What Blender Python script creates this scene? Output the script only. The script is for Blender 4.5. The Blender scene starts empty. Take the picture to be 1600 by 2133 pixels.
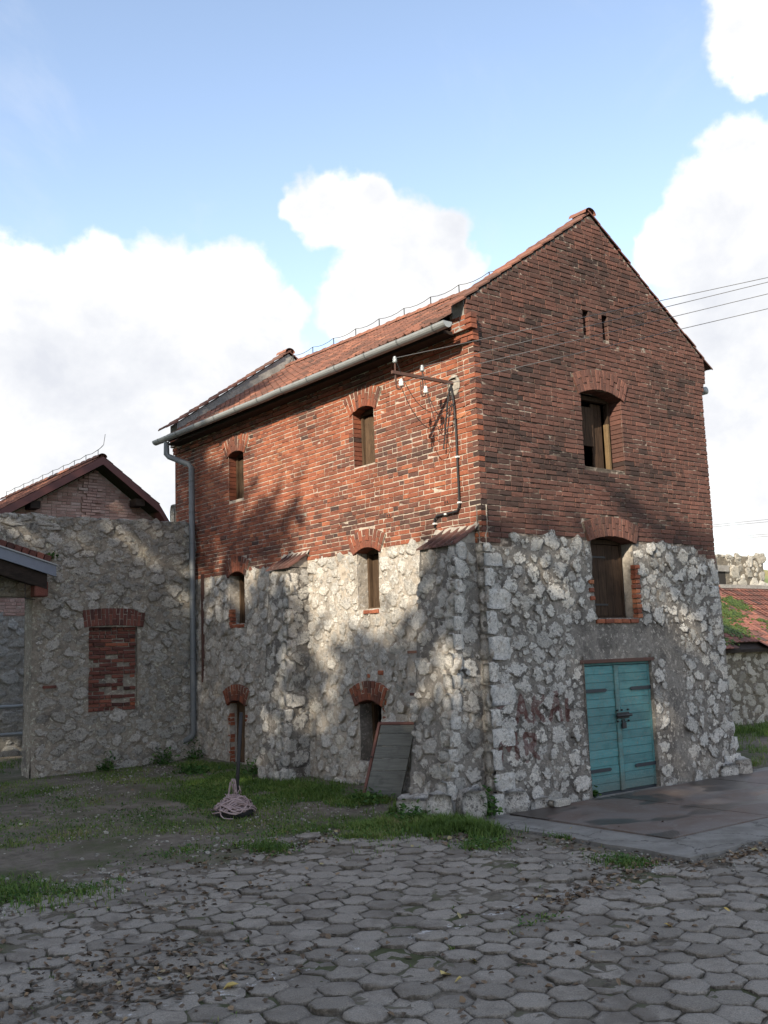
import bpy, math, random
import numpy as np
from mathutils import Matrix, Vector
R_ = math.radians
rng = np.random.default_rng(11)
random.seed(5)
scene = bpy.context.scene
COL = scene.collection

# ------------------------------------------------------------------ camera
def ground_z(x, y):
    return 0.0185*np.minimum(x, 0) + 0.0236*np.minimum(y, 11)

CAM = Vector((-9.768, -10.212, 2.1364))
YAW, PITCH, ROLL = 0.665804, 0.141116, -0.034115
fw = Vector((math.sin(YAW)*math.cos(PITCH), math.cos(YAW)*math.cos(PITCH), math.sin(PITCH)))
r0 = Vector((math.cos(YAW), -math.sin(YAW), 0)); u0 = r0.cross(fw)
rt = r0*math.cos(ROLL) + u0*math.sin(ROLL); up = -r0*math.sin(ROLL) + u0*math.cos(ROLL)
cd = bpy.data.cameras.new('camera'); cam = bpy.data.objects.new('camera', cd); COL.objects.link(cam)
cam.matrix_world = Matrix(((rt.x, up.x, -fw.x, CAM.x), (rt.y, up.y, -fw.y, CAM.y), (rt.z, up.z, -fw.z, CAM.z), (0, 0, 0, 1)))
cd.sensor_fit = 'HORIZONTAL'; cd.sensor_width = 36; cd.lens = 36*2100.44/1600
cd.clip_start = 0.1; cd.clip_end = 3000
scene.camera = cam

# ------------------------------------------------------------------ sun, exposure
TREES = [(-24.3, -23.0, 21.0, 3.8, 1.2, 10000, 1), (-24.0, -18.8, 22.5, 3.4, 1.2, 12000, 2), (-24.2, -15.2, 21.4, 2.9, 1.2, 12500, 3), (-24.0, -12.2, 18.5, 2.5, 1.0, 11000, 4), (-24.2, -9.9, 17.9, 2.0, 1.0, 9000, 5), (-24.0, -8.2, 16.0, 1.4, 1.0, 5000, 6), (-24.1, -6.2, 20.4, 1.9, 1.0, 5500, 7), (-24.3, -3.3, 24.6, 2.6, 1.0, 9500, 8), (-24.0, 0.7, 25.0, 3.0, 1.2, 10500, 9), (-24.2, 5.0, 22.6, 3.2, 1.2, 10500, 10), (-24.0, 9.3, 22.0, 3.2, 1.2, 10000, 11)]
SUN_EL, SUN_AZ = R_(28), R_(27)            # azimuth: turned from +X towards +Y, direction the light travels
sd = Vector((math.cos(SUN_EL)*math.cos(SUN_AZ), math.cos(SUN_EL)*math.sin(SUN_AZ), -math.sin(SUN_EL)))
sl = bpy.data.lights.new('sun', 'SUN'); sl.energy = 5.0; sl.angle = R_(0.53); sl.color = (1.0, 0.88, 0.70)
so = bpy.data.objects.new('sun', sl); COL.objects.link(so)
so.rotation_euler = sd.to_track_quat('-Z', 'Y').to_euler(); so.location = (-30, -20, 30)
vs = scene.view_settings
vs.view_transform = 'Standard'; vs.look = 'None'; vs.gamma = 1.0; vs.use_curve_mapping = False
vs.exposure = 0.76
scene.cycles.max_bounces = 6; scene.cycles.diffuse_bounces = 3; scene.cycles.transparent_max_bounces = 4
scene.cycles.caustics_reflective = False; scene.cycles.caustics_refractive = False

# ------------------------------------------------------------------ node helper
class NT:
    def __init__(s, tree): s.t = tree; tree.nodes.clear()
    def n(s, typ, **kw):
        nd = s.t.nodes.new('ShaderNode' + typ)
        for k, v in kw.items():
            if k == 'ins':
                for i, x in v.items():
                    if hasattr(x, 'links') or isinstance(x, bpy.types.NodeSocket): s.t.links.new(x, nd.inputs[i])
                    else: nd.inputs[i].default_value = x
            else: setattr(nd, k, v)
        return nd
    def math(s, op, a, b=0.0, c=None, clamp=False):
        ins = {0: a, 1: b}
        if c is not None: ins[2] = c
        return s.n('Math', operation=op, use_clamp=clamp, ins=ins).outputs[0]
    def mix(s, f, a, b, mode='MIX'):
        m = s.n('Mix', data_type='RGBA', blend_type=mode, clamp_factor=True)
        for i, x in ((0, f), (6, a), (7, b)):
            if isinstance(x, bpy.types.NodeSocket): s.t.links.new(x, m.inputs[i])
            elif i == 0: m.inputs[0].default_value = x
            else: m.inputs[i].default_value = (*x, 1) if len(x) == 3 else x
        return m.outputs[2]
    def ramp(s, f, stops, interp='LINEAR'):
        r = s.n('ValToRGB', ins={0: f}); cr = r.color_ramp; cr.interpolation = interp
        while len(cr.elements) < len(stops): cr.elements.new(0.5)
        for e, (p, c) in zip(cr.elements, stops):
            e.position = p; e.color = (*c, 1) if len(c) == 3 else c
        return r.outputs[0]
    def smooth(s, v, a, b, lo=0.0, hi=1.0):
        return s.n('MapRange', interpolation_type='SMOOTHSTEP', ins={0: v, 1: a, 2: b, 3: lo, 4: hi}).outputs[0]
    def noise(s, vec, scale, detail=3.0, rough=0.55, dist=0.0, out=0):
        return s.n('TexNoise', ins={'Vector': vec, 'Scale': scale, 'Detail': detail, 'Roughness': rough, 'Distortion': dist}).outputs[out]

def material(name, build):
    m = bpy.data.materials.new(name); m.use_nodes = True
    nt = NT(m.node_tree)
    out = nt.n('OutputMaterial'); b = nt.n('BsdfPrincipled')
    m.node_tree.links.new(b.outputs[0], out.inputs[0])
    pos = nt.n('NewGeometry').outputs['Position']
    r = build(nt, pos)
    for k, v in r.items():
        if k == 'bump':
            h, strength, dist = v
            bn = nt.n('Bump', ins={'Strength': strength, 'Distance': dist, 'Height': h})
            m.node_tree.links.new(bn.outputs[0], b.inputs['Normal'])
        elif isinstance(v, bpy.types.NodeSocket): m.node_tree.links.new(v, b.inputs[k])
        else: b.inputs[k].default_value = (*v, 1) if (isinstance(v, tuple) and len(v) == 3) else v
    return m

def tint(nt):
    a = nt.n('Attribute', attribute_name='tint')
    s = nt.n('SeparateColor', ins={0: a.outputs['Color']})
    return s.outputs[0], s.outputs[1], s.outputs[2]

# ------------------------------------------------------------------ world: Nishita sky with clouds
SKY = 0.1
LOBES = [(0.2899, 0.8995, 0.3268, 0.0528), (0.3509, 0.8702, 0.3459, 0.047), (0.4028, 0.847, 0.3468, 0.05), (0.4605, 0.8216, 0.336, 0.053), (0.3194, 0.9058, 0.2784, 0.0895), (0.4002, 0.8733, 0.2779, 0.0918), (0.4722, 0.8345, 0.2839, 0.0745), (0.3462, 0.9144, 0.2098, 0.0998), (0.439, 0.8709, 0.2208, 0.0791), (0.5015, 0.8059, 0.3148, 0.0349), (0.2311, 0.9266, 0.2968, 0.0947), (0.5154, 0.7881, 0.3364, 0.0186), (0.524, 0.7394, 0.4228, 0.0341), (0.5577, 0.7205, 0.4121, 0.0388), (0.5918, 0.7017, 0.3966, 0.0436), (0.6162, 0.6848, 0.3891, 0.0322), (0.5813, 0.7274, 0.3645, 0.0463), (0.6111, 0.7056, 0.3588, 0.044), (0.5624, 0.7538, 0.3399, 0.0349), (0.5062, 0.7538, 0.419, 0.0205), (0.5576, 0.7079, 0.4336, 0.0182), (0.6371, 0.6788, 0.3652, 0.0231), (0.7451, 0.4188, 0.519, 0.0387), (0.7622, 0.4182, 0.4941, 0.027), (0.7299, 0.4259, 0.5346, 0.0203), (0.7800, 0.4640, 0.4200, 0.040), (0.7735, 0.4914, 0.4003, 0.0347), (0.797, 0.464, 0.3866, 0.0645), (0.7738, 0.5208, 0.3606, 0.0376), (0.7593, 0.5421, 0.36, 0.0268), (0.8154, 0.4874, 0.3124, 0.0878), (0.8174, 0.5198, 0.2482, 0.0984), (0.8444, 0.5031, 0.184, 0.0978), (0.8211, 0.4182, 0.3884, 0.062), (0.8564, 0.4515, 0.2506, 0.13)]
world = bpy.data.worlds.new('World'); scene.world = world; world.use_nodes = True
w = NT(world.node_tree)
wo = w.n('OutputWorld'); bg = w.n('Background', ins={1: SKY}); world.node_tree.links.new(bg.outputs[0], wo.inputs[0])
sky = w.n('TexSky', sky_type='NISHITA', sun_disc=False, sun_elevation=SUN_EL, sun_rotation=math.atan2(-sd.x, -sd.y),
          altitude=250, air_density=1.0, dust_density=0.6, ozone_density=1.6)
dirv = w.n('TexCoord').outputs['Generated']
nrm = w.n('VectorMath', operation='NORMALIZE', ins={0: dirv}).outputs[0]
warp = w.n('VectorMath', operation='SCALE', ins={0: w.n('VectorMath', operation='SUBTRACT', ins={0: w.noise(nrm, 13, 4, 0.6, out=1), 1: (0.5, 0.5, 0.5)}).outputs[0], 'Scale': 0.05}).outputs[0]
dw = w.n('VectorMath', operation='NORMALIZE', ins={0: w.n('VectorMath', operation='ADD', ins={0: nrm, 1: warp}).outputs[0]}).outputs[0]
field = None
for (x, y, z, r) in LOBES:
    d = w.n('VectorMath', operation='DOT_PRODUCT', ins={0: dw, 1: (x, y, z)}).outputs['Value']
    v = w.n('MapRange', clamp=False, ins={0: d, 1: math.cos(r*1.25), 2: 1.0, 3: 0.0, 4: 1.0}).outputs[0]
    field = v if field is None else w.math('SMOOTH_MAX', field, v, 0.12)
field = w.math('MAXIMUM', field, -0.6)
fbm = w.noise(nrm, 16, 12, 0.62, 0.15)
fine = w.noise(nrm, 60, 8, 0.6, 0.2)
field = w.math('ADD', field, w.math('MULTIPLY', w.math('SUBTRACT', fbm, 0.5), 1.15))
field = w.math('ADD', field, w.math('MULTIPLY', w.math('SUBTRACT', fine, 0.5), 0.42))
a_in = w.smooth(field, 0.06, 0.56)
# elsewhere round the sky: the same kind of broken cumulus
gen = w.noise(nrm, 3.2, 10, 0.58, 0.3)
a_out = w.smooth(gen, 0.47, 0.62)
sep = w.n('SeparateXYZ', ins={0: nrm}); elz = sep.outputs[2]
infr = w.smooth(w.n('VectorMath', operation='DOT_PRODUCT', ins={0: nrm, 1: (0.592, 0.733, 0.335)}).outputs['Value'], 0.84, 0.90)
alpha = w.n('Mix', data_type='FLOAT', ins={0: infr, 2: a_out, 3: a_in}).outputs[0]
haze = w.smooth(elz, 0.26, 0.0, 0.0, 0.75)
wisp = w.math('MULTIPLY', w.smooth(w.noise(nrm, 5, 9, 0.62, 0.5), 0.55, 0.8), 0.25)
shn = w.noise(w.n('Mapping', ins={0: nrm, 3: (1, 1, 1.25)}).outputs[0], 8.5, 9, 0.6, 0.15)
sh = w.math('ADD', shn, w.math('MULTIPLY', w.math('SUBTRACT', w.smooth(field, 0.15, 1.5), 0.45), -0.16))
ccol = w.ramp(sh, [(0.25, (4.8, 4.95, 5.35)), (0.40, (5.5, 5.6, 5.85)), (0.52, (6.2, 6.2, 6.25)), (0.66, (7.6, 7.5, 7.25))])
skyc = w.mix(1.0, sky.outputs[0], (2.5, 2.13, 1.87), 'MULTIPLY')
skyc = w.mix(w.math('MAXIMUM', haze, wisp), skyc, (5.2, 5.55, 6.3))
bgc = w.mix(alpha, skyc, ccol)
world.node_tree.links.new(bgc, bg.inputs[0])
world.cycles.sampling_method = 'MANUAL'; world.cycles.sample_map_resolution = 512

# ------------------------------------------------------------------ numpy noise
_P = rng.random((256, 256)).astype(np.float32)
def vnoise(x, y):
    x = np.asarray(x, float); y = np.asarray(y, float)
    xi = np.floor(x).astype(int); yi = np.floor(y).astype(int)
    fx = x - xi; fy = y - yi; fx = fx*fx*(3-2*fx); fy = fy*fy*(3-2*fy)
    g = lambda a, b: _P[a & 255, b & 255]
    return (g(xi, yi)*(1-fx)+g(xi+1, yi)*fx)*(1-fy) + (g(xi, yi+1)*(1-fx)+g(xi+1, yi+1)*fx)*fy
def fbm(x, y, o=4, s=0):
    v = 0; a = 0.5; t = 0
    for i in range(o):
        v = v + a*vnoise(x*2**i + 17.3*i + s*7.1, y*2**i + 5.7*i + s*3.3); t += a; a *= 0.5
    return v/t

# ------------------------------------------------------------------ mesh helpers
class MB:
    """collects vertices, faces and a tint per vertex; build() links ONE mesh object"""
    def __init__(s): s.v = []; s.f = []; s.c = []; s.n = 0
    def add(s, V, F, c=(0.5, 0.5, 0, 1)):
        V = np.asarray(V, float).reshape(-1, 3); s.v.append(V)
        c = np.asarray(c, float)
        s.c.append(np.tile(c, (len(V), 1)) if c.ndim == 1 else c)
        if isinstance(F, np.ndarray): s.f.append(F + s.n)
        else:
            by = {}
            for f in F: by.setdefault(len(f), []).append(f)
            for k in by: s.f.append(np.array(by[k], int) + s.n)
        s.n += len(V); return s
    def box(s, lo, hi, M=None, c=(0.5, 0.5, 0, 1), bev=0.0):
        lo = np.array(lo, float); hi = np.array(hi, float)
        if bev <= 0:
            V = np.array([[x, y, z] for x in (lo[0], hi[0]) for y in (lo[1], hi[1]) for z in (lo[2], hi[2])])
            F = [(0, 1, 3, 2), (4, 6, 7, 5), (0, 4, 5, 1), (2, 3, 7, 6), (0, 2, 6, 4), (1, 5, 7, 3)]
        else:
            V = []; idx = {}
            for i in (0, 1):
                for j in (0, 1):
                    for k in (0, 1):
                        cnr = np.array([hi[0] if i else lo[0], hi[1] if j else lo[1], hi[2] if k else lo[2]])
                        sg = np.array([-1 if i else 1, -1 if j else 1, -1 if k else 1])*bev
                        for ax in range(3):
                            o = sg.copy(); o[ax] = 0; idx[i, j, k, ax] = len(V); V.append(cnr + o)
            q = lambda *a: tuple(idx[t] for t in a)
            F = [q((0,0,0,0),(0,0,1,0),(0,1,1,0),(0,1,0,0)), q((1,0,0,0),(1,1,0,0),(1,1,1,0),(1,0,1,0)),
                 q((0,0,0,1),(1,0,0,1),(1,0,1,1),(0,0,1,1)), q((0,1,0,1),(0,1,1,1),(1,1,1,1),(1,1,0,1)),
                 q((0,0,0,2),(0,1,0,2),(1,1,0,2),(1,0,0,2)), q((0,0,1,2),(1,0,1,2),(1,1,1,2),(0,1,1,2))]
            for j in (0, 1):
                for k in (0, 1):
                    F.append(q((0,j,k,1),(1,j,k,1),(1,j,k,2),(0,j,k,2)))
                    F.append(q((j,0,k,0),(j,1,k,0),(j,1,k,2),(j,0,k,2)))
                    F.append(q((j,k,0,0),(j,k,1,0),(j,k,1,1),(j,k,0,1)))
            for i in (0, 1):
                for j in (0, 1):
                    for k in (0, 1): F.append(q((i,j,k,0),(i,j,k,1),(i,j,k,2)))
            V = np.array(V)
        if M is not None: V = xf(M, V)
        return s.add(V, F, c)
    def tube(s, pts, r, seg=8, c=(0.5, 0.5, 0, 1), caps=True):
        pts = [Vector(p) for p in pts]; n = len(pts)
        rs = r if hasattr(r, '__len__') else [r]*n
        V = []; prev = None
        for i, p in enumerate(pts):
            t = (pts[min(i+1, n-1)] - pts[max(i-1, 0)]).normalized()
            a = (prev - t*prev.dot(t)) if prev is not None else t.cross(Vector((0, 0, 1)) if abs(t.z) < 0.9 else Vector((1, 0, 0)))
            a.normalize(); prev = a; b = t.cross(a)
            k = 1.0
            if 0 < i < n-1:
                d1 = (p - pts[i-1]).normalized(); k = 1/max(0.5, math.sqrt((1 + d1.dot((pts[i+1]-p).normalized()))/2))
            for j in range(seg):
                q = 2*math.pi*j/seg; V.append(p + (a*math.cos(q) + b*math.sin(q))*rs[i]*k)
        F = [(i*seg+j, i*seg+(j+1) % seg, (i+1)*seg+(j+1) % seg, (i+1)*seg+j) for i in range(n-1) for j in range(seg)]
        if caps: F += [tuple(range(seg))[::-1], tuple(range((n-1)*seg, n*seg))]
        return s.add([tuple(v) for v in V], F, c)
    def mesh(s, name, smooth=False):
        me = bpy.data.meshes.new(name)
        V = np.concatenate(s.v); C = np.concatenate(s.c)
        me.vertices.add(len(V)); me.vertices.foreach_set('co', V.astype(np.float32).ravel())
        li = np.concatenate([f.ravel() for f in s.f]); sz = np.concatenate([np.full(len(f), f.shape[1]) for f in s.f])
        me.loops.add(len(li)); me.loops.foreach_set('vertex_index', li.astype(np.int32))
        me.polygons.add(len(sz)); st = np.concatenate([[0], np.cumsum(sz)[:-1]])
        me.polygons.foreach_set('loop_start', st.astype(np.int32))
        me.polygons.foreach_set('use_smooth', np.full(len(sz), smooth))
        at = me.attributes.new('tint', 'FLOAT_COLOR', 'POINT'); at.data.foreach_set('color', C.astype(np.float32).ravel())
        me.update(calc_edges=True); me.validate()
        return me
    def build(s, name, mat, parent=None, smooth=False, **tags):
        return link(name, s.mesh(name, smooth), mat, parent, **tags)

def xf(M, V):
    M = np.array(M); return np.asarray(V) @ M[:3, :3].T + M[:3, 3]
def link(name, me, mat, parent=None, matrix=None, **tags):
    o = bpy.data.objects.new(name, me)
    if mat is not None and len(me.materials) == 0: me.materials.append(mat)
    COL.objects.link(o)
    if matrix is not None: o.matrix_world = matrix
    if parent is not None:
        o.parent = parent; o.matrix_parent_inverse = PINV.get(parent.name, Matrix())
    for k, v in tags.items(): o[k] = v
    return o
PINV = {}
def thing(name, loc, label, category, group=None):
    o = bpy.data.objects.new(name, None); o.location = loc; o.empty_display_size = 0.3; COL.objects.link(o)
    o['label'] = label; o['category'] = category
    if group: o['group'] = group
    PINV[o.name] = Matrix.Translation(-Vector(loc)); return o

class Face:
    """a vertical wall plane: u runs along it, n points out of it"""
    def __init__(s, O, u, n):
        s.O = np.array(O, float); s.u = np.array(u, float); s.n = np.array(n, float); s.w = np.array((0, 0, 1.))
        s.x = np.cross(s.n, s.w); s.sg = float(np.dot(s.x, s.u))
    def p(s, u, off, w):
        u = np.asarray(u, float)[..., None]; off = np.asarray(off, float)[..., None]; w = np.asarray(w, float)[..., None]
        return s.O + s.u*u + s.n*off + s.w*w
    def M(s, u, off, w, rot=0.0):
        q = s.O + s.u*u + s.n*off + s.w*w
        c, sn = math.cos(rot*s.sg), math.sin(rot*s.sg)
        X = s.x*c - s.w*sn; Z = s.x*sn + s.w*c
        return Matrix(((X[0], s.n[0], Z[0], q[0]), (X[1], s.n[1], Z[1], q[1]), (X[2], s.n[2], Z[2], q[2]), (0, 0, 0, 1)))

def brick_vf(l, h, d, seed=None, b=0.006):
    """local: x along, y outward (front at y=0), z up"""
    r = np.random.default_rng(seed) if seed is not None else rng
    V = []
    for (yy, ins) in ((-d, 0.0), (-b, 0.0), (0.0, b)):
        for (sx, sz) in ((-1, -1), (1, -1), (1, 1), (-1, 1)):
            V.append((sx*(l/2-ins), yy, sz*(h/2-ins)))
    V = np.array(V); V[4:] += r.normal(0, 0.0016, (8, 3))
    if r.random() < 0.35:                       # a chipped corner
        k = 8 + r.integers(4); V[k] *= (0.95, 1, 0.8); V[k, 1] -= 0.006
    F = [(8, 11, 10, 9)]
    for a in (0, 4):
        for i in range(4):
            j = (i+1) % 4; F.append((a+i, a+4+i, a+4+j, a+j))
    return V, F

# ------------------------------------------------------------------ materials
def m_brick(name, stops, soot=0.5, bloom=0.25):
    def b(nt, pos):
        r, g, bl = tint(nt)
        c = nt.ramp(r, stops)
        n1 = nt.noise(pos, 55, 4, 0.65); n2 = nt.noise(pos, 1.3, 6, 0.65, 0.4); n3 = nt.noise(pos, 9, 5, 0.7)
        c = nt.mix(1.0, c, nt.ramp(n1, [(0.25, (0.62, 0.6, 0.6)), (0.55, (1, 1, 1)), (0.8, (1.3, 1.25, 1.2))]), 'MULTIPLY')
        st = nt.math('MULTIPLY', nt.smooth(nt.math('ADD', n2, nt.math('MULTIPLY', n3, 0.35)), 0.62, 0.86), soot)
        c = nt.mix(st, c, (0.032, 0.026, 0.024))
        stk = nt.noise(nt.n('Mapping', ins={0: pos, 3: (3.2, 3.2, 0.35)}).outputs[0], 1.0, 6, 0.68, 0.3)
        c = nt.mix(nt.math('MULTIPLY', nt.smooth(stk, 0.54, 0.72), 0.3*soot), c, (0.04, 0.031, 0.028))
        bm = nt.math('MULTIPLY', nt.smooth(nt.noise(pos, 23, 5, 0.7), 0.6, 0.78), bloom)
        c = nt.mix(bm, c, (0.36, 0.29, 0.24))
        return {'Base Color': c, 'Roughness': 0.92, 'Specular IOR Level': 0.2, 'bump': (nt.math('ADD', n1, nt.math('MULTIPLY', n3, 0.8)), 0.7, 0.006)}
    return material(name, b)
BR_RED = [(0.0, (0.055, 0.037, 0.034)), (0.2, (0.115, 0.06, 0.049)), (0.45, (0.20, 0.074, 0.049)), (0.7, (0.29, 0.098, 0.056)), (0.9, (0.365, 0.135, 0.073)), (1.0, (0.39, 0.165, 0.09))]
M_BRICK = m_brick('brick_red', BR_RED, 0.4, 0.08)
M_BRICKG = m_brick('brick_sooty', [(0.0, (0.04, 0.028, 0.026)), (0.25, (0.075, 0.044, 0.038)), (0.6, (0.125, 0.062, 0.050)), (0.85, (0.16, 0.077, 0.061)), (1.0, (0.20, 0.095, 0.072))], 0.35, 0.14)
M_BRICKP = m_brick('brick_pale', [(0.0, (0.27, 0.16, 0.135)), (0.4, (0.43, 0.275, 0.235)), (0.8, (0.52, 0.37, 0.325)), (1.0, (0.56, 0.44, 0.39))], 0.1, 0.5)
M_BRICKD = m_brick('brick_dark', [(0.0, (0.045, 0.03, 0.028)), (0.4, (0.15, 0.06, 0.048)), (0.8, (0.23, 0.09, 0.065)), (1.0, (0.33, 0.11, 0.06))], 0.55, 0.3)

def m_bedmortar(name, lo, hi, a, b_):
    def b(nt, pos):
        n = nt.noise(pos, 4.5, 7, 0.72, 0.3); f = nt.noise(pos, 90, 3, 0.6)
        c = nt.mix(nt.smooth(n, a, b_), lo, hi)
        c = nt.mix(nt.math('MULTIPLY', f, 0.5), c, (0.2, 0.17, 0.14))
        return {'Base Color': c, 'Roughness': 0.95, 'Specular IOR Level': 0.1, 'bump': (f, 0.6, 0.006)}
    return material(name, b)
M_MORT_L = m_bedmortar('bed_mortar_light', (0.12, 0.095, 0.075), (0.50, 0.44, 0.37), 0.32, 0.52)
M_MORT_G = m_bedmortar('bed_mortar_sooty', (0.05, 0.04, 0.035), (0.46, 0.39, 0.33), 0.48, 0.64)
M_MORT_P = m_bedmortar('bed_mortar_pale', (0.22, 0.18, 0.15), (0.44, 0.38, 0.32), 0.3, 0.6)

STAIN = (0.105, 0.097, 0.09)
def mortar_colour(nt, pos, dark, base, chips=0.0, cov=0.5):
    n1 = nt.noise(pos, 2.2, 7, 0.68, 0.3); n2 = nt.noise(pos, 16, 6, 0.72); n3 = nt.noise(pos, 120, 2, 0.6)
    c = nt.mix(nt.smooth(n2, 0.3, 0.72), tuple(x*0.66 for x in base), tuple(min(1, x*1.28) for x in base))
    c = nt.mix(nt.math('MULTIPLY', nt.smooth(nt.math('ADD', n1, nt.math('MULTIPLY', nt.math('SUBTRACT', n2, 0.5), 0.5)), cov, cov + 0.16), dark), c, STAIN)
    c = nt.mix(nt.math('MULTIPLY', nt.smooth(n3, 0.52, 0.7), 0.4), c, (0.42, 0.39, 0.34))
    chip = nt.math('MULTIPLY', nt.smooth(nt.noise(pos, 15, 6, 0.7, 0.6), 0.55, 0.62), chips)
    c = nt.mix(chip, c, tuple(min(.62, x*2.1) for x in base))
    return c, n1, n2, n3
def m_rubble_mortar(name, dark, base, paint=False, cov=0.5):
    def b(nt, pos):
        c, n1, n2, n3 = mortar_colour(nt, pos, dark, base, 0.75, cov)
        if paint:
            r, g, bl = tint(nt)
            c = nt.mix(nt.math('MULTIPLY', nt.smooth(nt.math('ADD', bl, nt.math('MULTIPLY', nt.math('SUBTRACT', n2, 0.5), 0.9)), 0.38, 0.6), 0.7), c, (0.12, 0.035, 0.03))
        return {'Base Color': c, 'Roughness': 0.95, 'Specular IOR Level': 0.15, 'bump': (nt.math('ADD', n2, nt.math('MULTIPLY', n3, 0.35)), 1.0, 0.04)}
    return material(name, b)
def m_stone(name, stops, dark, base, edge0=0.70, edge1=0.82, warm=0.3, paint=False, cov=0.5):
    def b(nt, pos):
        r, g, bl = tint(nt)
        c = nt.ramp(r, stops)
        n2 = nt.noise(pos, 13, 8, 0.74, 0.25); n3 = nt.noise(pos, 70, 5, 0.7); n4 = nt.noise(pos, 3.1, 6, 0.66, 0.5)
        c = nt.mix(1.0, c, nt.ramp(n3, [(0.28, (0.55, 0.54, 0.53)), (0.5, (1, 1, 1)), (0.75, (1.18, 1.17, 1.15))]), 'MULTIPLY')
        n5 = nt.noise(pos, 30, 6, 0.75, 0.4)
        c = nt.mix(1.0, c, nt.ramp(n5, [(0.32, (0.42, 0.41, 0.40)), (0.46, (0.95, 0.95, 0.95)), (0.62, (1.12, 1.11, 1.09))]), 'MULTIPLY')
        c = nt.mix(nt.math('MULTIPLY', nt.smooth(n2, 0.54, 0.62), dark), c, (0.115, 0.11, 0.105))
        c = nt.mix(nt.math('MULTIPLY', nt.smooth(n4, 0.6, 0.75), warm), c, (0.44, 0.35, 0.24))
        mc, a1, a2, a3 = mortar_colour(nt, pos, dark, base, 0.0, cov)
        e = nt.math('ADD', g, nt.math('MULTIPLY', nt.math('SUBTRACT', nt.noise(pos, 11, 8, 0.76, 0.5), 0.5), 2.5))
        e = nt.smooth(e, edge0, edge1)
        c = nt.mix(e, c, mc)
        if paint:
            c = nt.mix(nt.math('MULTIPLY', nt.smooth(nt.math('ADD', bl, nt.math('MULTIPLY', nt.math('SUBTRACT', n2, 0.5), 0.9)), 0.38, 0.6), 0.7), c, (0.13, 0.038, 0.032))
        return {'Base Color': c, 'Roughness': 0.93, 'Specular IOR Level': 0.2, 'bump': (nt.math('ADD', nt.math('MULTIPLY', n2, 1.2), nt.math('MULTIPLY', n5, 0.9)), 1.0, 0.05)}
    return material(name, b)
ST_LIME = [(0.0, (0.42, 0.41, 0.385)), (0.35, (0.60, 0.58, 0.545)), (0.75, (0.74, 0.72, 0.68)), (1.0, (0.79, 0.76, 0.70))]
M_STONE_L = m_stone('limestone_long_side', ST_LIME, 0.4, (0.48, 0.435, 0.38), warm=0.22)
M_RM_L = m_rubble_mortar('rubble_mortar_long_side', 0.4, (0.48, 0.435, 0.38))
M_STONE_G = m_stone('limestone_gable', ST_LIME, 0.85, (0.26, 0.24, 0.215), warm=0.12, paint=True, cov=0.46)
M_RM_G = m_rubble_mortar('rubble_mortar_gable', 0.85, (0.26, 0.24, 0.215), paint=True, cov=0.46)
M_STONE_W = m_stone('limestone_yard_wall', [(0.0, (0.31, 0.30, 0.275)), (0.4, (0.44, 0.425, 0.39)), (0.8, (0.56, 0.54, 0.495)), (1.0, (0.64, 0.615, 0.57))], 0.75, (0.33, 0.295, 0.245), warm=0.22)
M_RM_W = m_rubble_mortar('rubble_mortar_yard_wall', 0.75, (0.33, 0.295, 0.245))
M_STONE_B = m_stone('limestone_pale_dry', [(0.0, (0.33, 0.31, 0.27)), (0.5, (0.5, 0.475, 0.42)), (1.0, (0.64, 0.61, 0.55))], 0.3, (0.16, 0.14, 0.115), edge0=0.9, edge1=1.3, warm=0.25)
M_RM_B = m_rubble_mortar('earth_mortar', 0.4, (0.17, 0.15, 0.12))
def b_plaster(nt, pos):
    c, n1, n2, n3 = mortar_colour(nt, pos, 0.45, (0.33, 0.30, 0.26))
    return {'Base Color': c, 'Roughness': 0.95, 'bump': (nt.math('ADD', n2, n3), 0.5, 0.008)}
M_PLASTER = material('old_plaster', b_plaster)
def b_grey(nt, pos):
    c, n1, n2, n3 = mortar_colour(nt, pos, 0.55, (0.26, 0.25, 0.235))
    return {'Base Color': c, 'Roughness': 0.95, 'bump': (nt.math('ADD', n2, n3), 0.5, 0.008)}
M_CEMENT = material('grey_cement_render', b_grey)

def b_tile(nt, pos):
    r, g, bl = tint(nt)
    c = nt.ramp(r, [(0, (0.07, 0.037, 0.031)), (0.35, (0.155, 0.066, 0.048)), (0.7, (0.24, 0.095, 0.063)), (1, (0.33, 0.145, 0.09))])
    n = nt.noise(pos, 6, 6, 0.7, 0.3); f = nt.noise(pos, 70, 4, 0.6)
    c = nt.mix(nt.math('MULTIPLY', nt.smooth(n, 0.5, 0.72), 0.6), c, (0.06, 0.045, 0.04))
    c = nt.mix(nt.math('MULTIPLY', f, 0.35), c, (0.24, 0.16, 0.12))
    return {'Base Color': c, 'Roughness': 0.85, 'Specular IOR Level': 0.25, 'bump': (nt.math('ADD', f, n), 0.5, 0.006)}
M_TILE = material('clay_roof_tile', b_tile)
def b_tiled(nt, pos):
    r, g, bl = tint(nt)
    c = nt.ramp(r, [(0, (0.06, 0.035, 0.03)), (0.5, (0.17, 0.066, 0.05)), (1, (0.27, 0.105, 0.07))])
    n = nt.noise(pos, 6, 6, 0.7, 0.3); f = nt.noise(pos, 70, 4, 0.6)
    c = nt.mix(nt.math('MULTIPLY', nt.smooth(n, 0.48, 0.7), 0.75), c, (0.05, 0.042, 0.038))
    c = nt.mix(nt.math('MULTIPLY', nt.smooth(nt.noise(pos, 14, 4, 0.6), 0.6, 0.75), 0.5), c, (0.2, 0.19, 0.15))
    return {'Base Color': c, 'Roughness': 0.88, 'bump': (nt.math('ADD', f, n), 0.5, 0.006)}
M_TILED = material('weathered_roof_tile', b_tiled)

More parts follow.
